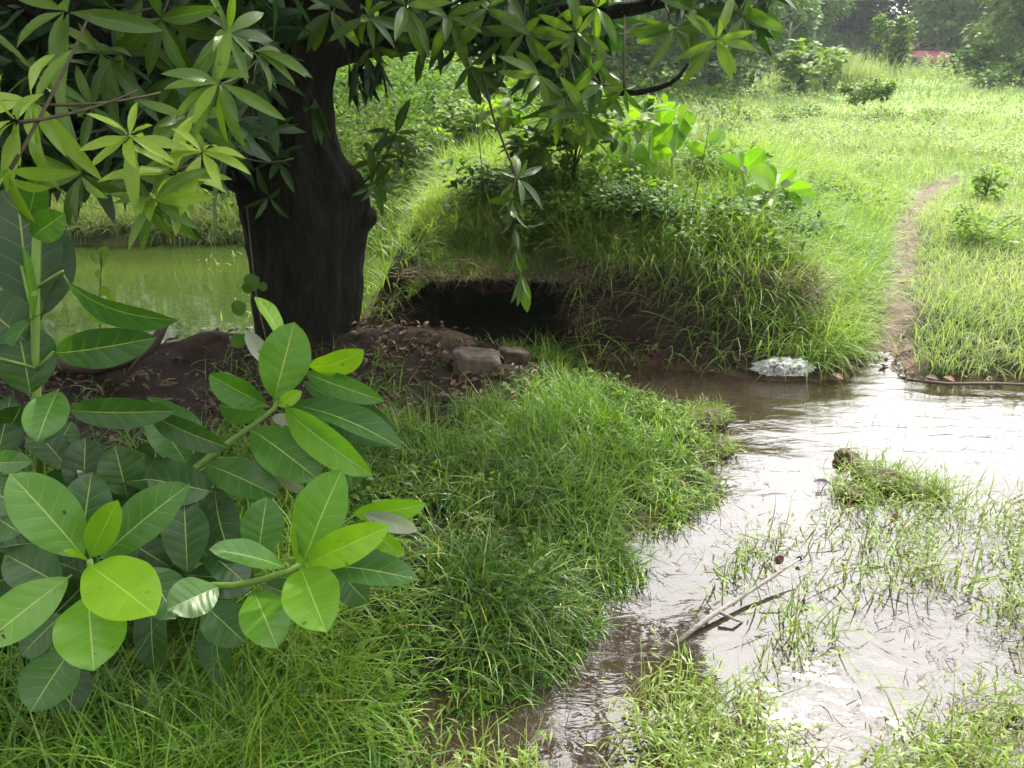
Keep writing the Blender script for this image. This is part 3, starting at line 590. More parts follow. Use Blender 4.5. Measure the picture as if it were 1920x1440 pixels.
# fallen leaves, dead stems -------------------------------------------------
n = 9500; x = rng.uniform(-3.4, 4.0, n); y = np.where(np.arange(n) < 8500, rng.uniform(2.6, 4.6, n), rng.uniform(4.2, 9, n))
x = np.where(np.arange(n) < 8500, x, rng.uniform(2.6, 5.2, n))
dl = sdp(x, y, LITTER); dm = sdp(x, y, MOUND)
k = ((dl > -.05) | ((dm > -.1) & (dm < .16) & (x < 1.7)) | ((np.abs(dstream(x, y)) < .09) & (y > 3.5) & (x > 1.7)) | ((sdl(x, y, PATHC) < .16) & (rng.random(n) < .5))) & (sdp(x, y, HOLLOW) < .1) & (sdp(x, y, STREAM) < .03) & (sdp(x, y, POND) < -.05) & (rng.random(n) < .35 + .65 * (noise(x, y, 3.2, 44) > .5)); x, y = x[k], y[k]; n = len(x)
a = rng.random(n) * 6.283
gmk('leaf_litter', [leaves(np.stack([x, y, height(x, y) + .006 + .02 * rng.random(n)], 1), np.stack([np.cos(a), np.sin(a), rng.normal(0, .3, n)], 1), np.stack([rng.normal(0, .45, n), rng.normal(0, .45, n), np.ones(n)], 1),
     .03 + .075 * rng.random(n) ** 1.6, .010 + .016 * rng.random(n), rng.normal(.5, 1.2, n), rng.uniform(.1, .8, n), P_LANCE, 2, 4, rng.random(n) ** 1.4, .5)], M_LITTER, 'brown dead leaves scattered on the dark soil round the trunk', 'leaf litter')
n = 5600; x = rng.uniform(hx0 - .25, 1.75, n); dm = sdp(x, np.full(n, 4.5), MOUND)
y = np.array([hyf + .0] * n) + rng.normal(0, .06, n) - .12 * sm(.5, 1.7, x) + .16
zt = .10 + .34 * rng.random(n) * sm(hx0 - .3, hx0 + .3, x); inh = (x > hx0 + .0) & (x < hx1 - .02)
k = ~inh | (rng.random(n) < .22); x, y, zt = x[k], y[k], zt[k]; n = len(x); zt = np.where((x > hx0) & (x < hx1), .38, zt)
gmk('dead_stems', [grass(x, y - .05, zt + .03, .06 + .26 * rng.random(n) ** 1.5, .0035 + .003 * rng.random(n), 1.6, 1.6, 5, rng.random(n), (.0, -.45, 0))], M_DEAD, 'tangle of dead stems and roots hanging on the bank face beside the hollow', 'dead stems')

# ------------------------------------------------------------------ mango tree
mango = empty('mango_tree', (*G(580, 668, .12)[:2], .08), 'dark trunked mango tree with leafy limbs hanging over the pond and stream', 'tree')
TB = np.array(mango.location)
def profile_trunk():
    rows = [(720, 440, 720), (690, 470, 690), (665, 484, 672), (620, 486, 664), (560, 483, 670), (520, 480, 674), (480, 477, 678), (440, 470, 684), (400, 463, 690), (360, 452, 684), (325, 450, 668), (295, 458, 645), (265, 472, 632),
            (230, 484, 626), (190, 490, 622), (150, 494, 626), (100, 494, 640), (50, 486, 660), (0, 470, 680), (-60, 455, 690), (-150, 440, 700), (-300, 430, 690)]
    yc = TB[1] + .27; n = 72; V = []; a = np.linspace(0, 2 * np.pi, n, endpoint=False)
    for r, (v, l, rr) in enumerate(rows):
        d = ray((l + rr) / 2, v); t = yc / d[1]; c = np.array([0, 0, CAM_Z]) + d * t
        w = (rr - l) / FPX * t / 2
        rad = w * (1 + (.16 * np.sin(a * 5 + 1.2) if r < 2 else 0) + .10 * (noise(np.cos(a) * 1.3 + 9, np.sin(a) * 1.3 + r * .4, 1.6, 201) - .5) + .05 * np.sin(a * 5 + r * .25) + .04 * np.sin(a * 11 - r * .3) + .02 * np.sin(a * 17 + r * .5))
        V.append(np.stack([c[0] + np.cos(a) * rad, c[1] + np.sin(a) * rad * .95, np.full(n, c[2])], 1))
    V = np.concatenate(V); m = len(rows)
    # subdivide smoothly between rows
    A = V.reshape(m, n, 3); k = 4; out = []
    for r in range(m - 1):
        p0, p1, p2, p3 = A[max(r - 1, 0)], A[r], A[r + 1], A[min(r + 2, m - 1)]
        for s in np.arange(k) / k:
            out.append(.5 * ((2 * p1) + (-p0 + p2) * s + (2 * p0 - 5 * p1 + 4 * p2 - p3) * s * s + (-p0 + 3 * p1 - 3 * p2 + p3) * s ** 3))
    out.append(A[-1]); A = np.array(out); m = len(A)
    cen = A.mean(1, keepdims=True); dv = A - cen
    A = cen + dv * (1 + .05 * (noise(np.tile(np.arange(n), (m, 1)) * .9, np.arange(m)[:, None] * .22, 1., 202) - .5)[..., None] * 2)
    i, j = np.meshgrid(np.arange(m - 1), np.arange(n), indexing='ij'); i, j = i.ravel(), j.ravel(); j2 = (j + 1) % n
    F = np.stack([i * n + j, i * n + j2, (i + 1) * n + j2, (i + 1) * n + j], 1)
    return A.reshape(-1, 3), F
V_, F_ = profile_trunk()
trunk = mk('trunk', V_, F_, M_BARK, mango)
YT = TB[1] + .27
def atY(u, v, y): d = ray(u, v); return np.array([0, 0, CAM_Z]) + d * (y / d[1])
b = Bag(); p = [atY(655, 425, YT), atY(678, 412, YT - .03), atY(692, 402, YT - .05), atY(698, 396, YT - .06)]
addtube(b, p, [.09, .07, .055, .03], 14, lump=.35, seed=5)
knot = b.build('branch_stub', M_BARK, mango)
def limb(pts, r0, r1, n=14):
    b = Bag(); P = np.asarray(pts, float); m = len(P); t = np.linspace(0, m - 1, n); i = np.clip(t.astype(int), 0, m - 2); f = (t - i)[:, None]
    p0, p1, p2, p3 = P[np.clip(i - 1, 0, m - 1)], P[i], P[i + 1], P[np.clip(i + 2, 0, m - 1)]
    Q = .5 * ((2 * p1) + (-p0 + p2) * f + (2 * p0 - 5 * p1 + 4 * p2 - p3) * f ** 2 + (-p0 + 3 * p1 - 3 * p2 + p3) * f ** 3)
    addtube(b, Q, np.linspace(r0, r1, n), 12, lump=.18, seed=int(r0 * 1000)); return b.build('limb', M_BARK, mango)
limb([atY(470, 340, YT), atY(430, 315, YT - .3), PD(360, 250, 3.3), PD(260, 150, 2.8), PD(120, 40, 2.5), PD(-100, -60, 2.3)], .10, .03)
limb([atY(600, 90, YT), PD(720, 70, 4.3), PD(860, 60, 4.1), PD(1000, 30, 4.0), PD(1160, 20, 3.9), PD(1330, -20, 3.7)], .11, .02)
limb([atY(610, -60, YT), PD(800, -200, 4.6), PD(1000, -420, 4.6), PD(1150, -700, 4.4)], .13, .04)
limb([atY(540, -100, YT), PD(400, -350, 4.0), PD(200, -700, 3.2), PD(-100, -900, 3.0)], .14, .04)
limb([atY(570, -150, YT), PD(560, -500, 4.6), PD(650, -1100, 4.2)], .15, .05)
limb([PD(1000, 30, 4.0), PD(1090, 90, 3.7), PD(1150, 170, 3.5), PD(1250, 160, 3.3), PD(1290, 120, 3.3)], .025, .006)

LT = []   # for leaves of one batch
def whorl(bag, c, ax, n, Ln, rnd0, hi=.25, wr=.24, detail=(4, 8), inc0=28, inc1=118, droop=.6, a0=None):
    wr = wr * .92
    c = np.asarray(c, float); ax = unit(ax); ref = np.array([0, 0, 1.]) if abs(ax[2]) < .9 else np.array([0, 1., 0])
    u = unit(np.cross(ax, ref)); v = np.cross(ax, u); k = np.arange(n)
    a = k * 2.39996 + (rng.random() * 6.28 if a0 is None else a0) + rng.normal(0, .6, n)
    inc = np.radians(inc0 + (inc1 - inc0) * ((k + .5) / n) ** .8 + rng.normal(0, 20, n))
    rad = np.cos(a)[:, None] * u + np.sin(a)[:, None] * v
    d = np.cos(inc)[:, None] * ax + np.sin(inc)[:, None] * rad; d = d + np.array([0, 0, -.3]) + rng.normal(0, .12, (n, 3)); d = unit(d)
    nr = ax * 1.0 - d * (d @ ax)[:, None] + rng.normal(0, .22, (n, 3)) + np.array([0, 0, .25])
    L_ = Ln * (.6 + .5 * np.sqrt((k + 1) / n)) * rng.uniform(.7, 1.25, n)
    bag.add(leaves(c - ax * .02 * (k / n)[:, None] + rad * .004, d, nr, L_, L_ * wr * rng.uniform(.85, 1.15, n), droop * rng.uniform(.3, 1.7, n), rng.uniform(.12, .42, n), P_LANCE, detail[0], detail[1],
                   np.clip(rnd0 + hi * (1 - k / n) * .6 + rng.normal(0, .09, n), 0, 1), .35, .03))
def twig(bag, a, b_, r=.006, sag=.05): addtube(bag, bez(a, (np.asarray(a) + b_) / 2 + np.array([0, 0, -sag]), b_, 7), np.linspace(r * 1.7, r, 7), 5)

# near whorls that the photo shows one by one: u, v, depth, leaf length, brightness, number, axis tilt (right, up, towards camera)
NW = [(408, 155, 2.0, .165, .30, 12, (.05, .25, 1)), (240, 252, 1.75, .135, .72, 11, (.1, .7, .8)), (285, 376, 1.85, .155, .38, 13, (0, .1, 1)), (330, 318, 1.9, .15, .80, 12, (.35, .8, .6)), (380, 282, 1.85, .125, .82, 9, (.5, .6, .7)),
      (55, 190, 1.7, .15, .62, 11, (-.5, .4, .8)), (20, 225, 1.5, .12, .7, 8, (-.3, .3, 1)), (62, 130, 2.1, .20, .25, 9, (-.1, .9, .4)), (185, 95, 2.2, .18, .24, 9, (0, .8, .6)), (120, 20, 1.9, .2, .34, 8, (-.3, .3, .9)),
      (225, 100, 2.3, .16, .22, 10, (.2, .3, 1)), (300, 40, 2.2, .2, .15, 9, (0, -.6, .9)), (430, 60, 2.2, .17, .26, 10, (.5, .4, .8)), (480, 95, 2.4, .17, .26, 9, (.8, .2, .7)), (150, 330, 2.0, .16, .2, 9, (-.2, -.2, 1)),
      (10, 330, 1.5, .15, .5, 6, (-.2, -.6, .8)), (350, 220, 2.1, .14, .35, 9, (.2, .1, 1)), (250, 330, 2.1, .15, .25, 10, (-.3, .3, .8)), (170, 200, 2.1, .15, .2, 9, (.1, .2, 1)), (330, 140, 2.4, .16, .16, 9, (0, .1, 1)),
      (620, 20, 3.3, .20, .35, 9, (.2, .3, 1)), (690, 30, 3.1, .19, .42, 10, (.2, .2, 1)), (760, 10, 3.0, .2, .4, 10, (.3, .1, 1)), (840, 30, 3.3, .2, .3, 9, (.4, .1, 1)), (560, 60, 3.6, .2, .2, 9, (-.2, .2, 1)), (915, 15, 3.3, .2, .28, 9, (.3, 0, 1)),
      (880, 125, 3.6, .2, .2, 8, (.2, -.3, 1)), (1010, 140, 3.4, .18, .45, 9, (.1, .1, 1)), (985, 60, 3.5, .2, .3, 9, (0, -.2, 1)), (1080, 60, 3.5, .2, .3, 9, (.4, -.2, .9)), (1060, 185, 3.4, .2, .2, 10, (0, -.4, 1)), (1095, 215, 3.3, .18, .22, 9, (.2, -.5, .8)),
      (1130, 160, 3.4, .17, .3, 8, (.5, -.2, .9)), (1265, 55, 3.2, .18, .35, 9, (0, -.2, 1)), (1345, 75, 3.1, .17, .55, 11, (.1, -.1, 1)), (1300, 20, 3.3, .19, .3, 9, (-.2, -.1, 1)), (1395, 30, 3.2, .18, .35, 9, (.3, -.2, 1)), 
      (1120, 15, 3.5, .18, .5, 8, (.2, -.2, 1)), (1170, 170, 3.3, .15, .3, 6, (-.1, -.6, .8)), (950, 120, 3.6, .19, .22, 9, (0, -.5, .9)), (700, 90, 3.8, .19, .16, 9, (0, -.4, 1)), (800, 75, 3.8, .2, .16, 9, (0, -.2, 1))]
AX = lambda a: unit(np.array([a[0], -a[2], a[1]]))
for (u, v, t_, Ln, rd, n_, ax) in NW:
    b = Bag(); c = PD(u, v, t_); A = AX(ax); whorl(b, c, A, n_, Ln, rd + (.14 if t_ < 2.5 else .04))  # tint raised on the near sprays, light on them put into leaf colour
    w = b.build('leaf_spray', M_MANGO, mango)
    b = Bag(); twig(b, c - A * .02, c - A * .3 + np.array([0, .1, .12]), .0024 * (1 + .6 * (t_ > 3)), .02); b.build('twig', M_TWIG, w)
# hanging sprig low in front of the mound
def sprig(pts, leafspec, r=.004, m=M_MANGO, mt=M_TWIG):
    b = Bag(); addtube(b, pts, np.linspace(r * 1.6, r * .6, len(pts)), 6); s = b.build('hanging_twig', mt, mango)
    b = Bag()
    for (c, ax, n_, Ln, rd) in leafspec: whorl(b, c, ax, n_, Ln, rd, .1, **(dict(inc0=5, inc1=38) if ax[2] < -.6 else {}))
    b.build('leaf_spray', m, s)
T3 = 3.2
sprig([PD(905, 140, 3.5), PD(925, 220, 3.3), PD(968, 330, T3), PD(958, 360, T3), PD(965, 420, T3), PD(968, 480, T3), PD(975, 520, T3)],
      [(PD(972, 335, T3), AX((.3, .3, 1)), 9, .13, .12), (PD(962, 375, T3), AX((-.3, -.4, 1)), 7, .13, .12), (PD(960, 385, T3), AX((0, -.9, .5)), 7, .15, .12), (PD(964, 425, T3), AX((.1, -.95, .35)), 5, .13, .14), (PD(968, 470, T3), AX((0, -1, .4)), 5, .13, .16), (PD(978, 520, T3), AX((0, -1, .35)), 4, .15, .3)])
sprig([PD(650, 370, 3.9), PD(690, 335, 3.8), PD(725, 290, 3.75), PD(745, 245, 3.75)], [(PD(742, 250, 3.75), AX((.2, .5, .8)), 9, .17, .12), (PD(705, 300, 3.8), AX((-.2, .5, .8)), 8, .17, .14), (PD(700, 345, 3.8), AX((.6, -.3, .8)), 9, .17, .12)], .005)
sprig([PD(520, 330, 3.85), PD(522, 310, 3.75), PD(520, 300, 3.7)], [(PD(520, 300, 3.7), AX((0, .5, .9)), 8, .14, .2)], .004)
sprig([PD(495, 395, 3.9), PD(500, 385, 3.75), PD(502, 370, 3.7)], [(PD(503, 372, 3.7), AX((0, -.6, .8)), 5, .17, .16)], .004)
sprig([PD(560, 120, 3.9), PD(585, 180, 3.7), PD(600, 220, 3.65), PD(620, 300, 3.65)], [(PD(590, 190, 3.65), AX((0, -.8, .6)), 6, .2, .25)], .003)
# bunches of dead leaves hanging beside the trunk
for (u, v, n_, Ln) in [(668, 118, 12, .19), (690, 112, 12, .21), (712, 120, 10, .18), (655, 130, 7, .2)]:
    b = Bag(); c = PD(u, v, 3.9); whorl(b, c, (0, 0, -1.), n_, Ln, .0, 0, .17, (2, 8), 5, 28, .2)
    addtube(b, [c, c + np.array([0, 0, .1]), c + np.array([.02, .1, .25])], .004, 5)
    b.build('dead_leaf_bunch', M_CROWN, mango)

# darker mass of foliage behind and above
LB_u = [-600, 0, 60, 150, 300, 420, 470, 500, 560, 640, 700, 760, 800, 850, 900, 960, 1000, 1060, 1100, 1140, 1165, 1190, 1240, 1280, 1330, 1400, 1440, 1462, 1500, 2600]
LB_v = [420, 360, 340, 320, 330, 300, 250, 190, 90, 60, 80, 60, 50, 100, 110, 110, 130, 200, 180, 60, -40, -80, -40, 10, 30, 70, 30, -60, -120, -120]
b = Bag(); bt = Bag()
def fill(nn, ur, vr, tr, Ln, det=(2, 5), rd=.3):
    for _ in range(nn):
        u, v, t_ = rng.uniform(*ur), rng.uniform(*vr), rng.uniform(*tr)
        if v > np.interp(u, LB_u, LB_v) - 10: continue
        c = PD(u, v, t_)
        if c[2] < .6: continue
        A = unit(rng.normal(0, 1, 3) + np.array([0, -.3, .1])); whorl(b, c, A, int(rng.integers(7, 12)), Ln * rng.uniform(.8, 1.2), rd + .3 * rng.random(), .1, detail=det)
        twig(bt, c, c - A * .25 + np.array([0, .12, .1]), .003)
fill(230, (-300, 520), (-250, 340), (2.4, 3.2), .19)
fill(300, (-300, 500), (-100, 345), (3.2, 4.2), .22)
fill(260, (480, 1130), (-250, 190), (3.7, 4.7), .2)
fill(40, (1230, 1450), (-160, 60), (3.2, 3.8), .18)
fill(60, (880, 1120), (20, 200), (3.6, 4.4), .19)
# upper crown, all above the picture
cnt = 0
while cnt < 1150:
    p = rng.normal(0, 1, 3); p = p / np.linalg.norm(p) * rng.uniform(.55, 1) ; p = p * np.array([3.6, 3.9, 1.7]) + np.array([-2.2, 3.6, 3.7])
    if p[2] < 2.1 or p[1] < 1.7: continue
    u, v, t_ = project(p)
    if t_ > 0 and v > -60 and -200 < u < 2100: continue
    if np.hypot(p[0], p[1]) < 1.0 and p[2] < 2.6: continue
    A = unit(rng.normal(0, .6, 3) + (p - np.array([-2.1, 3.7, 2.5])) * .4)
    whorl(b, p, A, 11, .27, .3 + .3 * rng.random(), .1, .3, (1, 3)); twig(bt, p, p - A * .35, .006); cnt += 1
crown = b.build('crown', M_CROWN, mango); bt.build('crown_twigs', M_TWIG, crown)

# ------------------------------------------------------------------ broad leaved plants in the foreground
def bigleaf(bag, u0, v0, t0, u1, v1, t1, wpx, roll=0., curl=.35, fold=.22, rd=.4, prof=P_BIG, wave=.022):
    p0, p1 = PD(u0, v0, t0), PD(u1, v1, t1); d = p1 - p0; Ln = np.linalg.norm(d); d = d / Ln
    tc = unit(np.array([0, 0, CAM_Z]) - (p0 + p1) / 2) + np.array([0, 0, .35]); tc = unit(tc - d * np.dot(tc, d)); sd = np.cross(d, tc)
    nr = tc * math.cos(R(roll)) + sd * math.sin(R(roll)); wd = wpx / FPX * (t0 + t1) / 2
    q = leaves(p0, d, nr, Ln * (1 + curl * curl / 24), wd / max(.35, abs(math.cos(R(roll)))), curl, fold, prof, 8, 20, rd, .5, wave)
    if isinstance(bag, Bag): bag.add(q)
    else: g_ = Bag(); g_.add(q); g_.build('leaf', *bag)
shrub = empty('broad_leaved_shrub', (*G(330, 1180, .1)[:2], .08), 'low shrub with three rosettes of broad glossy green leaves in front of the trunk', 'shrub')
bx = np.array(shrub.location)
def stem(pts, r0, r1, parent):
    b = Bag(); P = np.asarray(pts, float); addtube(b, P, np.linspace(r0, r1, len(P)), 9); return b.build('stem', M_STEM, parent)
TA, TBb, TC = 2.05, 1.62, 1.72
sA = stem([bx, bx + [-.02, .06, .15], PD(300, 945, 2.0), PD(340, 898, 2.02), PD(420, 835, 2.04), PD(480, 793, 2.05), PD(515, 765, 2.05), PD(530, 700, 2.05)], .011, .006, shrub)
b = (M_BIG, shrub)
for q in [(512, 755, 2.04, 552, 604, 2.02, 92, 10, .25, .18, .62), (578, 688, 2.05, 683, 655, 1.98, 34, 55, .9, .2, .95), (528, 640, 2.1, 478, 556, 2.12, 34, 40, .5, .3, .9), (505, 762, 2.02, 392, 702, 1.95, 52, -35, .3, .4, .5),
          (528, 757, 2.04, 755, 843, 1.85, 66, -30, .5, .35, .22), (530, 762, 2.0, 700, 892, 1.8, 62, 30, .45, .4, .72), (568, 697, 2.1, 722, 752, 1.98, 44, 25, .55, .3, .45), (565, 712, 2.1, 690, 780, 2.02, 34, 35, .4, .3, .3),
          (468, 803, 2.03, 600, 902, 1.88, 92, 0, .35, .15, .42), (380, 868, 2.02, 522, 932, 1.95, 78, -10, .35, .2, .34), (520, 762, 2.0, 566, 733, 1.97, 26, 20, .4, .3, .95), (355, 878, 2.04, 278, 768, 1.98, 76, 15, .3, .22, .36),
          (400, 850, 2.02, 275, 745, 2.1, 40, 50, .4, .3, .3), (302, 893, 2.02, 232, 845, 1.98, 30, 20, .3, .3, .45), (600, 760, 2.12, 745, 830, 2.02, 80, 0, .3, .2, .12), (500, 770, 2.05, 410, 760, 2.0, 40, -50, .3, .3, .5)]: bigleaf(b, *q[:7], roll=q[7], curl=q[8], fold=q[9], rd=q[10])
b = None
b = (M_PALE, shrub); bigleaf(b, 500, 690, 2.1, 462, 622, 2.1, 34, 20, .3, .3, .6); bigleaf(b, 470, 750, 2.06, 408, 700, 2.03, 36, -20, .3, .3, .4); bigleaf(b, 510, 780, 2.08, 550, 796, 2.02, 24, 0, .3, .2, .5); bigleaf(b, 490, 860, 2.05, 570, 925, 2.0, 26, 20, .3, .2, .3)
sB = stem([bx + [-.05, 0, 0], bx + [-.18, -.03, .1], PD(190, 1130, 1.68), PD(176, 1090, 1.64), PD(168, 1050, 1.62)], .011, .006, shrub)
b = (M_BIG, shrub)
for q in [(162, 1050, 1.62, 18, 888, 1.55, 108, 5, .35, .16, .58), (168, 1048, 1.6, 222, 938, 1.52, 58, 5, .3, .15, .86), (182, 1052, 1.62, 356, 908, 1.6, 92, -10, .3, .2, .42), (163, 1058, 1.58, 292, 1154, 1.42, 122, 0, .35, .1, .97),
          (165, 1112, 1.6, 176, 1258, 1.48, 122, 0, .55, .1, .76), (135, 1078, 1.62, -40, 1215, 1.5, 92, 5, .35, .2, .70), (166, 1050, 1.58, 118, 1034, 1.52, 18, 30, .3, .3, .95), (150, 1040, 1.72, 172, 885, 1.75, 90, 0, .3, .2, .12),
          (140, 1210, 1.7, 58, 1335, 1.6, 100, 10, .35, .2, .3), (150, 1230, 1.75, 130, 1340, 1.7, 70, 20, .3, .2, .1), (120, 1100, 1.8, 10, 1040, 1.78, 90, 0, .3, .2, .2), (60, 960, 1.8, -60, 900, 1.75, 80, 0, .3, .2, .3),
          (352, 1080, 1.85, 345, 935, 1.88, 84, 0, .3, .2, .08), (120, 1150, 1.7, 40, 1230, 1.68, 70, 20, .3, .2, .25), (130, 880, 1.95, 60, 800, 1.95, 60, 0, .3, .2, .05), (270, 1060, 1.8, 330, 1160, 1.78, 90, -10, .3, .2, .18),
          (200, 940, 1.9, 190, 850, 1.95, 90, 10, .3, .2, .12), (240, 935, 1.92, 215, 835, 1.9, 80, 0, .3, .2, .15), (285, 1100, 1.85, 290, 1260, 1.85, 60, 20, .4, .2, .1), (230, 1240, 1.9, 200, 1350, 1.85, 80, 20, .4, .2, .08)]: bigleaf(b, *q[:7], roll=q[7], curl=q[8], fold=q[9], rd=q[10])
b = None
sC = stem([bx + [.05, .02, 0], bx + [.03, .0, .12], PD(400, 1098, 1.78), PD(440, 1098, 1.75), PD(500, 1085, 1.73), PD(545, 1070, 1.72), PD(562, 1058, 1.72)], .010, .006, shrub)
b = (M_BIG, shrub)
for q in [(568, 1058, 1.72, 642, 880, 1.7, 104, -12, .3, .35, .66), (572, 1058, 1.71, 732, 985, 1.6, 66, 20, .6, .25, .93), (580, 1060, 1.72, 786, 1088, 1.62, 72, -15, .45, .25, .26), (563, 1062, 1.7, 612, 1186, 1.55, 112, 5, .35, .35, .8),
          (561, 1060, 1.72, 555, 985, 1.7, 28, 25, .2, .3, .85), (482, 1052, 1.76, 500, 932, 1.76, 78, 5, .35, .15, .4), (537, 1065, 1.72, 392, 1030, 1.62, 56, 25, .4, .3, .5), (412, 1100, 1.76, 313, 1145, 1.65, 82, 5, .3, .15, .42),
          (474, 1105, 1.74, 520, 1216, 1.62, 90, 0, .5, .12, .66), (660, 962, 1.8, 800, 944, 1.72, 40, 35, .7, .3, .8), (700, 1000, 1.76, 760, 1040, 1.7, 34, 30, .5, .3, .85), (490, 1095, 1.8, 570, 1125, 1.78, 50, 10, .3, .2, .2),
          (640, 1075, 1.9, 690, 1130, 1.85, 60, 20, .4, .2, .22), (380, 1130, 1.85, 460, 1205, 1.8, 80, 10, .4, .2, .22), (660, 920, 1.95, 650, 830, 1.98, 66, 0, .3, .2, .28), (400, 1110, 1.9, 420, 1290, 1.85, 60, 30, .4, .3, .15)]: bigleaf(b, *q[:7], roll=q[7], curl=q[8], fold=q[9], rd=q[10])
b = None
bigleaf((M_PALE, shrub), 678, 962, 1.76, 784, 994, 1.7, 34, 20, .3, .25, .9)
fb = Bag()
for _ in range(95):
    u, v, t_ = rng.uniform(-60, 430), rng.uniform(900, 1300), rng.uniform(1.9, 2.15)
    if v > 1330 - .35 * abs(u - 150): continue
    a = rng.uniform(0, 6.28); l_ = rng.uniform(90, 150); bigleaf(fb, u, v, t_, u + l_ * math.cos(a), v + l_ * math.sin(a), t_ + rng.uniform(-.1, .1), rng.uniform(55, 90), rng.uniform(-40, 40), rng.uniform(.2, .7), .25, rng.uniform(0, .12))  # darkest tints only, black shade between the leaves put into colour
tag(fb.build('foliage', M_BIG, shrub), kind='stuff')

sap = empty('broad_leaved_sapling', (*G(78, 960, .1)[:2], .08), 'tall green stemmed sapling with very large dark leaves at the left edge over the pond', 'sapling')
sx = np.array(sap.location)
stem([sx, PD(74, 860, 2.0), PD(68, 750, 1.95), PD(65, 640, 1.92), PD(66, 540, 1.9), PD(69, 450, 1.9), PD(70, 380, 1.9)], .013, .010, sap)
for (q0, q1) in [((68, 540, 1.9), (118, 508, 1.85)), ((67, 695, 1.93), (100, 660, 1.9)), ((66, 690, 1.92), (0, 672, 1.85)), ((64, 600, 1.92), (40, 500, 1.95))]: b = Bag(); addtube(b, [PD(*q0), PD(*q1)], [.005, .0035], 6); b.build('leaf_stalk', M_STEM, sap)
b = (M_BIG, sap)
for q in [(60, 600, 1.95, 30, 345, 2.0, 130, 0, .25, .1, .03), (118, 508, 1.86, 335, 600, 1.7, 24, 70, .9, .3, .3), (98, 662, 1.9, 295, 632, 1.78, 62, 35, .6, .2, .2), (50, 640, 1.9, -50, 560, 1.85, 110, 0, .3, .15, .1), (75, 590, 1.88, 25, 650, 1.78, 36, 55, .5, .3, .25),
          (58, 745, 1.93, 30, 600, 1.9, 110, 10, .3, .15, .16), (110, 730, 1.85, 70, 828, 1.75, 76, 10, .4, .15, .5), (120, 768, 1.95, 330, 770, 1.85, 50, 35, .5, .25, .2), (270, 770, 1.95, 430, 840, 1.9, 44, 40, .4, .3, .15), (-30, 870, 1.85, 62, 866, 1.75, 44, 20, .4, .2, .45),
          (20, 800, 1.95, 40, 760, 1.9, 60, 30, .3, .3, .1), (76, 600, 2.0, 100, 420, 2.02, 90, 10, .3, .1, .02), (62, 610, 1.87, 42, 460, 1.8, 16, 50, .3, .3, .6), (95, 860, 1.95, 135, 790, 1.98, 60, 0, .3, .2, .12), (60, 445, 1.86, 122, 400, 1.8, 56, 20, .4, .2, .5), (50, 420, 1.86, 70, 330, 1.8, 50, 20, .4, .2, .45), (-20, 960, 1.8, 40, 1000, 1.75, 70, 20, .4, .2, .35), (-20, 905, 1.9, 20, 740, 1.95, 60, 20, .4, .2, .06)]: bigleaf(b, *q[:7], roll=q[7], curl=q[8], fold=q[9], rd=q[10])
b = None

# bright young plants beyond the mound --------------------------------------
def young(base, top, lean, L_, n_, label, seed):
    L_ = L_ * 1.25; n_ = n_ + 3
    e = empty('young_broad_leaved_plant', base, label, 'plant', 'young backlit broad leaved plants on the mound'); b0 = np.array(base)
    P = bez(b0, (b0 + top) / 2 + np.array([.02, 0, .03]), top, 8); b = Bag(); addtube(b, P, np.linspace(.012, .006, 8), 7); b.build('stem', M_STEM, e)
    b = Bag(); k = np.arange(n_); t_ = .35 + .65 * (k / (n_ - 1)); c = np.array([P[int(a * 7)] for a in t_]); ang = k * 2.4 + seed
    inc = np.radians(88 - 48 * t_ ** 2 + rng.normal(0, 8, n_)); rad = np.stack([np.cos(ang), np.sin(ang) * .9, 0 * ang], 1)
    d = np.cos(inc)[:, None] * np.array([lean[0], lean[1], .8]) + np.sin(inc)[:, None] * rad
    nr = np.array([0, 0, 1.]) - 0 * d + (-rad * .2); LL = L_ * rng.uniform(.7, 1.1, n_) * (1.05 - .35 * (k / n_) ** 3)
    b.add(leaves(c, d, nr, LL, LL * .52, .5, .2, P_OBOV, 6, 12, rng.random(n_), .3, .02)); b.build('foliage', M_YOUNG, e)
def young2(label, base, T, stems, lv, pale):
    e = empty('young_broad_leaved_plant', base, label, 'plant', 'young backlit broad leaved plants on the mound')
    for st in stems:
        P = [np.array(base) + [0, 0, -.05]] + [PD(u, v, T) for u, v in st]; b = Bag(); addtube(b, P, np.linspace(.012, .007, len(P)), 7); b.build('stem', M_STEM, e)
    b = Bag()
    for (u0, v0, u1, v1, w, dt_, roll) in lv: bigleaf(b, u0, v0, T, u1, v1, T + dt_, w, roll, rng.uniform(.3, .7), .22, rng.random())
    b.build('foliage', M_YOUNG, e)
    for (u0, v0, u1, v1, w) in pale: bigleaf((M_PALE, e), u0, v0, T - .02, u1, v1, T - .08, w, 10, .4, .25, rng.random())  # mostly white highlights, painted as small pale leaves
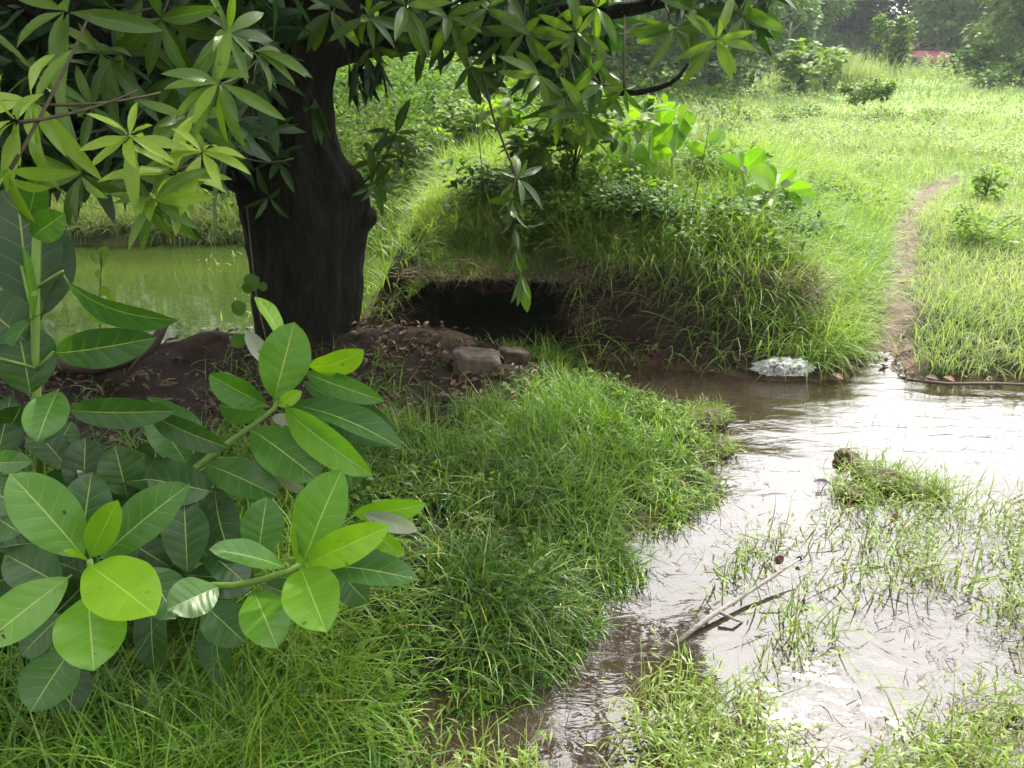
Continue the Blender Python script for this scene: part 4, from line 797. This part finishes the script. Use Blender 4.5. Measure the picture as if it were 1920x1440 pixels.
young2('larger bright yellow green plant with upright broad leaves on top of the mound', G(1205, 430, .5), 5.2, [[(1216, 350), (1217, 300), (1219, 244)], [(1186, 350), (1184, 310), (1182, 275)], [(1262, 350), (1260, 300), (1270, 262)]],
       [(1219, 244, 1267, 193, 40, -.12, 5), (1216, 242, 1204, 188, 26, .1, 10), (1211, 244, 1172, 206, 30, -.05, -15), (1182, 288, 1128, 240, 40, -.15, 10), (1216, 246, 1188, 272, 30, -.12, 20), (1220, 280, 1260, 234, 40, -.1, -5), (1262, 288, 1272, 232, 34, .05, 10),
        (1283, 258, 1290, 206, 32, 0, 0), (1218, 284, 1262, 288, 28, -.1, 20), (1195, 268, 1214, 310, 24, -.1, 20), (1320, 268, 1362, 250, 24, .05, 10), (1182, 322, 1138, 292, 26, -.1, 20), (1288, 270, 1325, 290, 24, -.1, 10), (1182, 276, 1160, 252, 26, .1, 0), (1270, 262, 1305, 232, 28, .1, 10), (1186, 300, 1225, 322, 26, -.1, 0)],
       [(1252, 272, 1268, 296, 12), (1300, 266, 1318, 246, 13), (1205, 290, 1216, 308, 10)])
young2('smaller bright yellow green broad leaved plant on the right shoulder of the mound', G(1450, 455, .35), 5.0, [[(1440, 400), (1450, 375), (1456, 350)]],
       [(1452, 352, 1402, 322, 50, -.18, 10), (1452, 350, 1428, 312, 36, .1, 0), (1458, 346, 1493, 315, 22, -.05, 15), (1452, 360, 1398, 372, 28, -.12, 10), (1462, 358, 1524, 352, 30, -.1, 10), (1466, 362, 1502, 388, 28, -.12, 0), (1472, 368, 1486, 404, 24, -.1, 15), (1450, 362, 1446, 392, 26, -.15, 0), (1456, 350, 1462, 326, 22, .12, 0), (1440, 385, 1405, 400, 24, -.1, 0), (1490, 362, 1528, 372, 26, .1, 10)],
       [(1462, 344, 1484, 346, 16), (1436, 362, 1452, 374, 16), (1352, 370, 1390, 384, 14)])
young2('slim two tiered young plant standing just left of the smaller broad leaved plant', G(1400, 440, .35), 5.1, [[(1398, 400), (1396, 360), (1395, 318)]],
       [(1395, 320, 1434, 281, 38, -.1, 5), (1395, 318, 1382, 284, 20, .05, 10), (1392, 319, 1348, 292, 26, -.1, 0), (1396, 362, 1366, 345, 18, -.1, 10), (1396, 350, 1418, 338, 16, .1, 0)], [(1390, 312, 1400, 322, 10)])

# ------------------------------------------------------------------ shrubs, trees
def shrubby(name, label, cat, c, rx, h, m, n_, ls, grp=None, asp=.45, stems=6):
    e = empty(name, c, label, cat, grp); c = np.array(c, float); b = Bag()
    for k in range(stems):
        a = rng.random() * 6.28; tip = c + np.array([math.cos(a) * rx * .6, math.sin(a) * rx * .6, h * rng.uniform(.6, .95)]); addtube(b, bez(c + [0, 0, -.03], c + [0, 0, h * .4], tip, 6), np.linspace(.007, .003, 6) * max(1, h), 5)
    b.build('stems', M_TWIG, e); b = Bag(); nb = 13; cb = np.stack([rng.normal(0, .55, nb) * rx, rng.normal(0, .55, nb) * rx, h * rng.uniform(.15, .95, nb)], 1)
    q = rng.integers(0, nb, n_); dd = unit(rng.normal(0, 1, (n_, 3))); rr = rng.uniform(.4, 1, n_)[:, None] * np.array([rx * .38, rx * .38, h * .24]) * rng.uniform(.5, 1.3, nb)[q][:, None]
    P = c + cb[q] + dd * rr; P[:, 2] = np.maximum(P[:, 2], c[2] + .01); a = rng.random(n_) * 6.28
    d = unit(dd * .6 + np.stack([np.cos(a), np.sin(a), rng.normal(0, .3, n_)], 1)); nr = unit(dd * .5 + np.array([0, -.1, 1.]))
    L_ = ls * rng.uniform(.6, 1.3, n_); b.add(leaves(P, d, nr, L_, L_ * asp, .6, .25, P_OVAL, 2 if n_ < 3000 else 1, 3, rng.random(n_), .4)); b.build('foliage', m, e); return e
def TX(u, Y): return (u - 960) / FPX * (Y * math.cos(PITCH) + 1.2 * math.sin(PITCH))
def onground(u, v, z=.3):
    p = G(u, v, z)
    for _ in range(6): p = G(u, v, float(height(np.array([p[0]]), np.array([p[1]]))[0]))
    return p
SH = [(860, 330, .5, .75, M_WEED, 420, .19, 'broad leaved bright bush behind the trunk beyond the pond'), (985, 300, .6, .8, M_WEED, 420, .2, 'large leaved bush just behind the hanging sprig'),
      (760, 350, .45, .6, M_WEED, 900, .09, 'fine leaved bush right behind the mango trunk'), (1075, 330, .5, .5, M_WEED, 500, .14, 'leafy bush left of the larger bright young plant'), (905, 420, .35, .4, M_WEEDD, 700, .07, 'dark small bush at the back foot of the mound'),
      (700, 300, .7, .9, M_WEED, 900, .13, 'tall weedy bush seen beside the trunk sprout'), (860, 250, 1., 1.2, M_WEEDD, 900, .16, 'dark green bush deep in the weeds behind the pond'), (1080, 250, 1., .9, M_WEED, 900, .15, 'pale bush deep in the weeds under the mango limb'),
      (1195, 420, .34, .22, M_WEEDD, 700, .045, 'dark small leaved bush under the larger bright young plant'), (1130, 405, .25, .2, M_WEEDD, 400, .045, 'small dark bush on the left slope of the mound crest'),
      (1420, 430, .35, .22, M_WEEDD, 700, .045, 'dark low bush beneath the smaller bright young plant'), (1500, 390, .5, .3, M_WEED, 1100, .05, 'light green bush to the right of the bright young plants'),
      (1840, 470, .36, .32, M_YWEED, 650, .06, 'leafy bush standing in grass right of the footpath'), (1845, 385, .15, .42, M_YWEED, 200, .09, 'upright heart leaved weed right of the footpath bend'),
      (1340, 300, .8, .5, M_WEED, 1500, .08, 'broad light green bush behind the bright young plants'),
      (1622, 192, .6, .6, M_WEED, 900, .18, 'rounded dark shrub alone in the middle of the field'), (1838, 158, .8, .9, M_WEEDD, 500, .3, 'compact dark shrub near the far right of the field'), (1905, 165, 1.2, .8, M_WEEDD, 700, .3, 'wider dark shrub at the right edge of the field'),
      (1480, 235, 1., .5, M_WEED, 1200, .12, 'spreading pale bush left of the rounded dark shrub'), (1720, 235, 1.3, .4, M_WEED, 1300, .12, 'low flat green bush above the footpath end')]
for (u, v, rx, h, m_, n_, ls, lab) in SH:
    c = onground(u, v); k = 1.0 if v > 300 else max(.3, c[1] / 24.)
    shrubby('shrub', lab, 'shrub', c, rx * k, h * k, m_, n_, ls * k, 'shrubs on the mound and field')
c = np.array([TX(1670, 34), 34, float(height(np.array([TX(1670, 34)]), np.array([34.]))[0])]); shrubby('shrub', 'tall narrow bright shrub standing before the dark far trees', 'shrub', c, .6, 2.1, M_WEED, 2600, .2, 'shrubs on the mound and field')
c = np.array([TX(1488, 27), 27, float(height(np.array([TX(1488, 27)]), np.array([27.]))[0])]); shrubby('shrub', 'grey green large leaved plant beside the dead tree pole', 'shrub', c, .9, 1.4, M_WEED, 420, .34, 'shrubs on the mound and field', .7)

def treemat(name, cols, tr=.3): return leafmat(name, cols, tr, .6, blotch=.15)
MT = {'olive': treemat('olive foliage', [(.05, .09, .025), (.09, .15, .04), (.14, .2, .06)]), 'green': treemat('mid green foliage', [(.04, .095, .025), (.08, .16, .04), (.13, .23, .06)]),
      'dark': treemat('dark far foliage', [(.015, .035, .018), (.026, .06, .026), (.045, .09, .036)], .18), 'light': treemat('light far foliage', [(.06, .13, .03), (.11, .2, .05), (.17, .26, .07)])}
M_TRUNK = simple('grey brown bark', [(.05, .04, .03), (.12, .10, .08)], 6, .9, .02, .8, (3, 3, .6))
def tree(label, x, y, h, rad, kind, n_, ls, low=.25, blobs=22, grp='trees round the far edge of the field'):
    z = float(height(np.array([x]), np.array([y]))[0]); e = empty('tree', (x, y, z), label, 'tree', grp); c = np.array([x, y, z]); b = Bag()
    top = c + np.array([rng.normal(0, .04) * h, 0, h * .72]); P = bez(c + [0, 0, -.1], c + [rng.normal(0, .03) * h, 0, h * .4], top, 10); addtube(b, P, np.linspace(.035 * h, .008 * h, 10) * .8, 9, lump=.15)
    cb = []
    for k in range(blobs):
        a = k * 2.4 + rng.random(); f = low + (1 - low) * ((k + .5) / blobs); rr = rad * math.sin(math.pi * min(.97, max(.12, (f - low * .5) / (1.02 - low * .5)))) ** .55 * rng.uniform(.35, .85)
        q = c + np.array([math.cos(a) * rr, math.sin(a) * rr, h * f * .93]); cb.append(q)
        if k % 2 == 0: s = P[min(8, max(2, int(f * 9)))]; addtube(b, bez(s, (s + q) / 2 + [0, 0, -.03 * h], q, 5), np.linspace(.010 * h, .003 * h, 5), 5)
    b.build('trunk', M_TRUNK, e)
    cb = np.array(cb); br = rad * rng.uniform(.24, .46, blobs); q = rng.integers(0, blobs, n_); dd = unit(rng.normal(0, 1, (n_, 3))); rr = br[q] * rng.uniform(.5, 1.05, n_) * (1 + .35 * (noise(dd[:, 0] * 2 + q, dd[:, 1] * 2 + dd[:, 2] * 3, 1.5, 7) - .5) * 2)
    Pp = cb[q] + dd * rr[:, None] * np.array([1, 1, .72]); a = rng.random(n_) * 6.28; d = unit(dd * .5 + np.stack([np.cos(a), np.sin(a), rng.normal(-.25, .4, n_)], 1)); nr = unit(dd * .8 + np.array([0, 0, .8]) + rng.normal(0, .3, (n_, 3)))
    L_ = ls * rng.uniform(.5, 1.4, n_); b = Bag(); b.add(leaves(Pp, d, nr, L_, L_ * .5, .5, .2, P_OVAL, 1, 2, np.clip(.5 * rng.random(n_) + .5 * rng.random(blobs)[q], 0, 1), .4)); b.build('crown', MT[kind], e)
for a in [('feathery olive tree above the bright young plants', 1165, 24, 5.2, 2.3, 'olive', 10000, .20, .0), ('rounded green tree with low dark limbs left of the fence posts', 1335, 27, 6.4, 2.7, 'green', 11000, .24, .0),
          ('slim bluish tree behind the white utility pole', 1475, 44, 9.5, 3.4, 'green', 8000, .36, .15), ('huge dark tree in the centre of the far edge', 1600, 64, 19, 9.5, 'dark', 16000, .62, .02),
          ('pale yellow green tree in front of the far dark trees', 1765, 50, 11, 4.2, 'light', 10000, .42, .1), ('tall green tree between the yellow green tree and right edge', 1845, 54, 13, 5.4, 'green', 11000, .46, .08),
          ('olive tree with drooping crown cut by the right edge', 1945, 33, 9.5, 3.5, 'olive', 11000, .30, .12), ('bushy bluish tree hiding the foot of the utility pole', 1463, 36, 3.5, 1.7, 'green', 5000, .26, .0), ('dark tree filling the gap behind the slim bluish tree', 1490, 68, 16, 7.5, 'dark', 10000, .62, .02),
          ('dark tree behind the pale yellow green tree', 1730, 72, 17, 8, 'dark', 10000, .62, .02), ('dark tree at the far right corner of the field', 1930, 70, 17, 8, 'dark', 10000, .62, .02),
          ('light bushy tree seen under the mango limb', 1000, 20, 4.2, 2.4, 'light', 8000, .18, .05), ('green tree right of the trunk behind the pond weeds', 800, 22, 5.5, 2.9, 'green', 8000, .22, .08),
          ('green tree behind the mango trunk', 560, 20, 5.5, 3., 'green', 7000, .22, .08), ('light tree glimpsed through leaves behind the pond', 300, 19, 5., 3.2, 'light', 7000, .2, .08), ('green tree at the left edge behind the pond', 20, 18, 5.5, 3.2, 'green', 7000, .2, .08),
          ('tall green tree glimpsed between the mango limbs', 1080, 48, 12, 5., 'green', 8000, .4, .05), ('pale tree behind the rounded green tree', 1270, 42, 9.5, 4.4, 'light', 8000, .36, .05)]:
    tree(a[0], TX(a[1], a[2]), a[2], *a[3:8], low=a[8])
# tall yellow grass stand
c = onground(1560, 160); n = 1600; x = c[0] + rng.normal(0, .9, n); y = c[1] + rng.normal(0, .6, n)
gmk('yellow_grass', [grass(x, y, height(x, y), .7 + .8 * rng.random(n), .03, .22, .9, 4, .4 + .5 * rng.random(n))], M_FIELD, 'stand of tall yellowish grass before the dark far tree')

# ------------------------------------------------------------------ small things
def post(u, v, h, w, lab):
    c = onground(u, v); e_ = .012; hw = w / 2; z = [0, h - .06, h]
    V = []
    for zz, k in ((-.1, 1), (h * .5, 1.02), (h - .03, 1), (h, .8)):
        for sx_, sy_ in ((-1, -1), (1, -1), (1, 1), (-1, 1)): V.append(c + np.array([sx_ * hw * k + .02 * zz, sy_ * hw * k, zz]))
    F = [[4 * k + j, 4 * k + (j + 1) % 4, 4 * k + 4 + (j + 1) % 4, 4 * k + 4 + j] for k in range(3) for j in range(4)] + [[12, 13, 14, 15]]
    return tag(mk('fence_post', np.array(V), np.array(F), M_CONC, smooth=False), lab, 'fence post', 'short posts at the far edge of the field')
post(1322, 172, .85, .30, 'wide grey post below the rounded green tree'); post(1423, 168, .8, .16, 'slim pale post right of the wide grey post'); post(1376, 170, .6, .12, 'short faint post between the wide and the slim post')
def rodthing(name, pts, rad, m, lab, cat, n=8, lump=0.): b = Bag(); addtube(b, pts, rad, n, lump=lump); return tag(b.build(name, m), lab, cat)
yp = 40.; xp = TX(1466, yp); zg = float(height(np.array([xp]), np.array([yp]))[0])
pole = empty('utility_pole', (xp, yp, zg), 'white utility pole rising out of the top edge beside the far trees', 'utility pole'); b = Bag(); addtube(b, [(xp, yp, zg + z) for z in (0, 2, 4, 6, 8)], [.15, .145, .14, .13, .12], 12); b.build('pole', M_CONC, pole)
b = Bag(); addtube(b, [(xp - .9, yp, zg + 7.4), (xp + .9, yp, zg + 7.4)], .05, 8); b.build('crossarm', M_CONC, pole)
w0 = atY(1440, 1, 38.); w1 = atY(1690, -2, 46.)
rodthing('power_cable', bez(atY(1300, -8, 38.), atY(1560, 14, 42.), atY(1760, -14, 50.), 14), .03, M_CONC, 'thin pale cable strung in front of the dark far trees', 'cable', 5)
yp = 30.; xp = TX(1468, yp); c = np.array([xp, yp, float(height(np.array([xp]), np.array([yp]))[0])])
dt = empty('dead_tree', c, 'bare pale forked stem beside the large leaved grey green plant', 'tree'); b = Bag(); addtube(b, bez(c, c + [.02, 0, .9], c + [0, 0, 1.9], 8), np.linspace(.05, .03, 8), 7)
for s in (-1, 1): addtube(b, bez(c + [0, 0, 1.5], c + [s * .2, 0, 1.75], c + [s * .55, 0, 1.95 + .1 * s], 5), np.linspace(.025, .01, 5), 5)
b.build('trunk', M_DRIFT, dt)
# pink roofed car far away
M_PINK = simple('pink car paint', [(.45, .10, .16), (.55, .15, .22)], 3, .35, .001, .1, spec=.6); M_GLASS = simple('dark car glass', [(.02, .02, .025), (.04, .04, .045)], 3, .1, .001, .05, spec=.8); M_TYRE = simple('tyre rubber', [(.01, .01, .01), (.03, .03, .03)], 8, .8, .003)
yc = 50.; xc = TX(1718, yc); zc = float(height(np.array([xc]), np.array([yc]))[0]); car = empty('parked_car', (xc, yc, zc), 'small pink car seen end on at the foot of the far trees', 'car')
def loftx(prof, wd, taper):
    V = []; n = len(prof)
    for s in (-1, -.92, .92, 1):
        k = taper if abs(s) > .95 else 1
        for (px, pz) in prof: V.append((xc + s * wd, yc + px * (1 if k == 1 else .98), zc + .3 + (pz) * (1 if k == 1 else k)))
    F = [[r * n + j, r * n + (j + 1) % n, (r + 1) * n + (j + 1) % n, (r + 1) * n + j] for r in range(3) for j in range(n)]
    return np.array(V, float), [np.array(F), np.array([list(range(n))[::-1], [3 * n + q for q in range(n)]])]
V_, F_ = loftx([(-2.1, 0), (2.1, 0), (2.15, .35), (2.0, .62), (1.1, .72), (-1.7, .74), (-2.1, .6)], .82, .95); mk('body', V_, F_, M_PINK, car)
V_, F_ = loftx([(-1.65, .735), (1.05, .72), (.5, 1.12), (-1.2, 1.14)], .72, .98); mk('windows', V_, F_, M_GLASS, car)
V_, F_ = loftx([(-1.25, 1.13), (.55, 1.11), (.4, 1.19), (-1.1, 1.2)], .70, .99); mk('roof', V_, F_, M_PINK, car)
for sx_ in (-1.3, 1.35):
    for sy_ in (-.8, .8):
        b = Bag(); addtube(b, [(xc + sy_ - .1, yc + sx_, zc + .32), (xc + sy_ + .1, yc + sx_, zc + .32)], .32, 18); b.build('wheel', M_TYRE, car)
# stone
def blob(name, c, s, m, lab, cat, seed=1, n=28, mm_=16, rough_=.25, flat=0., parent=None):
    a = np.linspace(0, 2 * np.pi, n, endpoint=False); th = np.linspace(.02, np.pi - .02, mm_); A, T = np.meshgrid(a, th)
    d = np.stack([np.sin(T) * np.cos(A), np.sin(T) * np.sin(A), np.cos(T)], -1)
    e = .55; d2 = np.sign(d) * np.abs(d) ** (1 - flat * e); r = 1 + rough_ * 2 * (noise(d[..., 0] * 1.2 + 3 + d[..., 2] * .7, d[..., 1] * 1.2 + d[..., 2], 1.3, seed, 4) - .5)
    V = (np.array(c) + d2 * r[..., None] * np.array(s)).reshape(-1, 3); i, j = np.meshgrid(np.arange(mm_ - 1), np.arange(n), indexing='ij'); i, j = i.ravel(), j.ravel(); j2 = (j + 1) % n
    F = [np.stack([i * n + j, (i + 1) * n + j, (i + 1) * n + j2, i * n + j2], 1)]
    V = np.concatenate([V, [V[:n].mean(0)], [V[-n:].mean(0)]]); k = np.arange(n)
    F.append(np.concatenate([np.stack([k, (k + 1) % n, np.full(n, len(V) - 2)], 1), np.stack([(mm_ - 1) * n + (k + 1) % n, (mm_ - 1) * n + k, np.full(n, len(V) - 1)], 1)]))
    o = mk(name, V, F, m, parent); return tag(o, lab, cat)
c = onground(895, 690); blob('stone', c + [0, 0, .03], (.125, .09, .065), M_STONE, 'flat topped pale stone block at the mouth of the dark hollow', 'stone', 3, 40, 24, .22, .8)
c = onground(960, 675); blob('stone', c + [0, 0, .02], (.09, .08, .06), M_MUD, 'dark earthy stone right of the flat topped block', 'stone', 12, 30, 16, .4, .3)
# stick in the water
P = np.array([G(1268, 1196, .02), G(1330, 1150, .035), G(1400, 1108, .04), G(1450, 1078, .05), G(1500, 1043, .07)]); P[:, 2] = [.0, .02, .03, .045, .06]
b = Bag(); st = empty('driftwood_stick', P[0], 'long bleached stick lying aslant on the shallow water', 'stick'); addtube(b, P, [.0065, .008, .007, .006, .003], 9, lump=.35); b.build('shaft', M_DRIFT, st)
b = Bag(); q = G(1350, 1148, .03); addtube(b, [q, q + [.04, -.02, -.01], q + [.07, -.01, -.03]], [.006, .005, .003], 6); b.build('side_twig', M_DRIFT, st)
# dead branch over the pond edge
P = [PD(60, 672, 3.95), PD(110, 683, 3.9), PD(180, 686, 3.85), PD(240, 672, 3.85), PD(285, 648, 3.85), PD(300, 625, 3.85), PD(310, 606, 3.85)]
br = empty('fallen_branch', P[0], 'dark curved dead branch leaning over the near edge of the pond', 'branch'); b = Bag(); addtube(b, P, [.045, .045, .042, .038, .034, .026, .018], 10, lump=.2); b.build('shaft', M_LOG, br)
b = Bag(); addtube(b, [PD(285, 648, 3.85), PD(262, 668, 3.82), PD(238, 702, 3.8)], [.012, .010, .006], 6); b.build('side_twig', M_LOG, br)
# single fallen leaves on the water
M_PURP = simple('dark purple leaf', [(.03, .012, .04), (.06, .02, .07)], 20, .4, .002); M_REDL = simple('dark red leaf', [(.05, .02, .022), (.09, .035, .035)], 20, .45, .002); M_BRNL = simple('brown curled leaf', [(.12, .05, .03), (.2, .09, .05)], 20, .5, .002)
def oneleaf(u0, v0, u1, v1, wd, m, lab, z0=.012, z1=.02, curl=.6, nup=(0, -.3, 1)):
    a, c_ = G(u0, v0, z0), G(u1, v1, z1); d = c_ - a; b = Bag(); b.add(leaves(a, d, np.array(nup, float), np.linalg.norm(d), wd, curl, .3, P_LANCE, 4, 8, .5, .5)); return tag(b.build('fallen_leaf', m), lab, 'leaf', 'single leaves on the stream')
oneleaf(1560, 910, 1524, 903, .035, M_PURP, 'dark purple leaf floating left of the grassy clod'); oneleaf(1455, 1058, 1470, 1042, .03, M_REDL, 'dark red leaf at the upper end of the bleached stick', .01, .04)
oneleaf(1497, 1052, 1502, 1042, .018, M_REDL, 'tiny black leaf just right of the bleached stick tip', .01, .03); oneleaf(1670, 982, 1684, 960, .022, M_BRNL, 'brown curled leaf standing among marsh grass', .01, .05)
oneleaf(1895, 948, 1960, 940, .03, M_REDL, 'long dark leaf at the right edge of the stream')
for (u, v, u2, v2, m_, lab) in [(1580, 712, 1558, 700, M_BRNL, 'brown leaf stranded where the path meets the stream'), (1760, 712, 1735, 706, M_LITTER, 'dull leaf stranded on the far shore right of the path'), (1790, 716, 1768, 706, M_BRNL, 'reddish leaf resting on the far shore sticks'), (1640, 682, 1660, 680, M_REDL, 'dark leaf lying in the wet mouth of the path')]: oneleaf(u, v, u2, v2, .04, m_, lab, .03, .04)
rodthing('twig', [G(1700, 712, .03), G(1780, 720, .03), G(1860, 719, .04), G(1960, 722, .04)], [.008, .009, .008, .007], M_LOG, 'dark twig lying along the far shore right of the path', 'twig', 7, .2)
# clods with grass
def clod(u, v, s, lab, seed, ng):
    c = G(u, v, 0.); e = empty('muddy_clod', c, lab, 'clod', 'muddy clods in the stream'); o = blob('soil', c + [0, 0, s[2] * .3], s, M_MUD, None, None, seed, 26, 14, .4, 0, e)
    if ng: b = Bag(); [b.add(q) for q in tufts([(c[0], c[1], 1)], ng, (.05, .13), .0045, s[0] * 1.1, None, .9, 1.5, .25, s[2] * .6, 4)]; b.build('grass_tuft', M_MARSH, e)
clod(1590, 868, (.055, .05, .045), 'bare brown clod just left of the grassy clod', 3, 14); clod(1650, 905, (.10, .07, .045), 'grass covered clod breaking the surface of the stream', 4, 260)
clod(1600, 930, (.07, .05, .03), 'small grass topped clod below the grassy one', 8, 90); clod(1730, 925, (.09, .04, .02), 'low grassy clod to the right of the biggest one', 5, 200)
clod(1325, 790, (.10, .08, .05), 'muddy clod bound with dead grass at the tip of the bank', 6, 320); clod(1352, 848, (.06, .05, .03), 'small mossy clod just below the bank tip', 7, 160)
# plastic bag
m, t = mat('clear crumpled plastic'); L = t.links.new; p = N(t, "ShaderNodeBsdfPrincipled", i_Roughness=.1); p.inputs['Base Color'].default_value = (.95, .96, .97, 1); p.inputs['Specular IOR Level'].default_value = 1.0; tr = N(t, "ShaderNodeBsdfTransparent"); tr.inputs[0].default_value = (.93, .94, .94, 1)
fr = N(t, "ShaderNodeLayerWeight", i_Blend=.35); ms = N(t, "ShaderNodeMixShader"); out = N(t, "ShaderNodeOutputMaterial"); wn = N(t, "ShaderNodeTexNoise", i_Scale=11.0, i_Detail=2.0, i_Distortion=2.0); gp = N(t, "ShaderNodeNewGeometry"); L(gp.outputs['Position'], wn.inputs['Vector'])
rg = mathn(t, 'MAXIMUM', mathn(t, 'SUBTRACT', 1.0, mathn(t, 'MULTIPLY', mathn(t, 'ABSOLUTE', mathn(t, 'SUBTRACT', wn.outputs['Fac'], .5)), 14.0)), 0.0)  # white streaks painted in as highlights along the creases
L(mathn(t, 'MINIMUM', mathn(t, 'ADD', mathn(t, 'MULTIPLY_ADD', fr.outputs['Facing'], .5, .10), mathn(t, 'MULTIPLY', rg, .38)), 1.0), ms.inputs[0]); L(tr.outputs[0], ms.inputs[1]); L(p.outputs[0], ms.inputs[2]); L(ms.outputs[0], out.inputs[0])
def bag():
    c = G(1468, 700, .02); n, q = 60, 34; a = np.linspace(0, 2 * np.pi, n, endpoint=False); th = np.linspace(.03, np.pi - .03, q); A, T = np.meshgrid(a, th)
    d = np.stack([np.cos(T), np.sin(T) * np.cos(A), np.sin(T) * np.sin(A)], -1); r = .6 + 1.5 * np.abs(noise(A * 1.6 + 3 * T, T * 3.2, 1.3, 51, 5) - .5) + .35 * noise(np.cos(A) * 2 + 5, np.sin(A) * 2 + T * 2, 1.5, 52)
    V = c + np.array([0, 0, .035]) + d * r[..., None] * np.array([.15, .07, .048]); V[..., 2] = np.maximum(V[..., 2], .004 + .003 * np.sin(A * 7)); V = V.reshape(-1, 3)
    i, j = np.meshgrid(np.arange(q - 1), np.arange(n), indexing='ij'); i, j = i.ravel(), j.ravel(); j2 = (j + 1) % n
    return V, np.stack([i * n + j, (i + 1) * n + j, (i + 1) * n + j2, i * n + j2], 1)
V_, F_ = bag(); tag(mk('plastic_bag', V_, F_, m, smooth=False), 'crumpled clear plastic bag lying at the stream edge under the mound', 'plastic bag')
# vines and stalks
def vine(pts, lab, r=.0022, lf=None, m=M_WEED):
    e = empty('vine', pts[0], lab, 'vine'); b = Bag(); addtube(b, pts, r, 5); b.build('stem', M_HERB, e)
    if lf:
        b = Bag(); n_ = len(lf); P = np.array([l[:3] for l in lf]); s = np.array([l[3] for l in lf])
        b.add(leaves(P, np.stack([rng.normal(0, .6, n_), rng.normal(0, .2, n_), -.8 * np.ones(n_)], 1), np.stack([rng.normal(0, .4, n_), -np.ones(n_), .3 * np.ones(n_)], 1), s, s * .95, .4, .15, P_OVAL, 4, 6, .6 + .4 * rng.random(n_), .3)); b.build('foliage', m, e)
vine([PD(893, 150, 3.6), PD(895, 230, 3.6), PD(905, 330, 3.6), PD(925, 420, 3.7), PD(950, 455, 3.8)], 'bare thin vine hanging from the limb left of the hanging sprig')
T_ = 3.3; vine([PD(188, 440, T_), PD(190, 500, T_), PD(187, 560, T_), PD(188, 620, T_ + .1), PD(190, 690, T_ + .3)], 'heart leaved yellow green vine climbing in front of the pond', .003, [(*PD(u, v, T_), s) for u, v, s in [(200, 462, .05), (180, 475, .05), (197, 485, .045), (192, 535, .045), (206, 545, .05), (178, 560, .04), (182, 588, .05), (197, 592, .045), (190, 572, .05), (186, 505, .04)]], M_YOUNG)
vine([PD(463, 390, 3.8), PD(468, 440, 3.8), PD(474, 500, 3.8), PD(478, 540, 3.8), PD(490, 600, 3.75), PD(500, 640, 3.75)], 'dark vine hanging down the left side of the mango trunk', .004, [(*PD(u, v, 3.78), s) for u, v, s in [(486, 520, .09), (472, 535, .06), (461, 570, .08), (495, 528, .05), (440, 625, .08)]], M_WEEDD)
for (u0, v0, u1, v1, lab) in [(1175, 555, 1182, 300, 'thin upright weed stalk left of the mound centre'), (1240, 560, 1252, 330, 'thin weed stalk on the middle of the mound'), (1262, 545, 1330, 235, 'tall leaning weed stalk with small leaves over the mound'), (1040, 520, 1050, 330, 'short straight weed stalk on the left of the mound'),
                          (1300, 570, 1318, 420, 'short dark weed stalk right of the mound centre')]:
    p0 = G(u0, v0, .3); p1 = atY(u1, v1, p0[1]); P = bez(p0, (p0 + p1) / 2 + np.array([.02, 0, 0]), p1, 10); e = empty('weed_stalk', p0, lab, 'weed', 'tall thin weeds on the mound'); b = Bag(); addtube(b, P, np.linspace(.004, .0018, 10), 5); b.build('stem', M_HERB, e)
    n_ = 46; k = rng.uniform(.25, 1, n_); c = np.array([P[int(a * 9)] for a in k]) + rng.normal(0, .012, (n_, 3)); a = rng.random(n_) * 6.28; b = Bag()
    b.add(leaves(c, np.stack([np.cos(a), np.sin(a), .3 + 0 * a], 1), np.tile([0, 0, 1.], (n_, 1)), rng.uniform(.02, .05, n_), .009, .5, .2, P_OVAL, 1, 3, rng.random(n_), .4)); b.build('foliage', M_WEEDD, e)

# ------------------------------------------------------------------ haze
V_ = np.array([(x, y, z) for z in (-3., 26.) for x, y in ((-190, -130), (190, -130), (190, 255), (-190, 255))], float)
F_ = np.array([(3, 2, 1, 0), (4, 5, 6, 7), (0, 1, 5, 4), (1, 2, 6, 5), (2, 3, 7, 6), (3, 0, 4, 7)])
m, t = mat('hazy air'); pv = N(t, "ShaderNodeVolumePrincipled"); pv.inputs['Color'].default_value = (.88, .95, 1., 1); pv.inputs['Density'].default_value = .0010; pv.inputs['Anisotropy'].default_value = .1
out = N(t, "ShaderNodeOutputMaterial"); t.links.new(pv.outputs[0], out.inputs['Volume'])
tag(mk('haze', V_, F_, m, smooth=False), 'pale haze over the field', 'haze', kind='stuff')
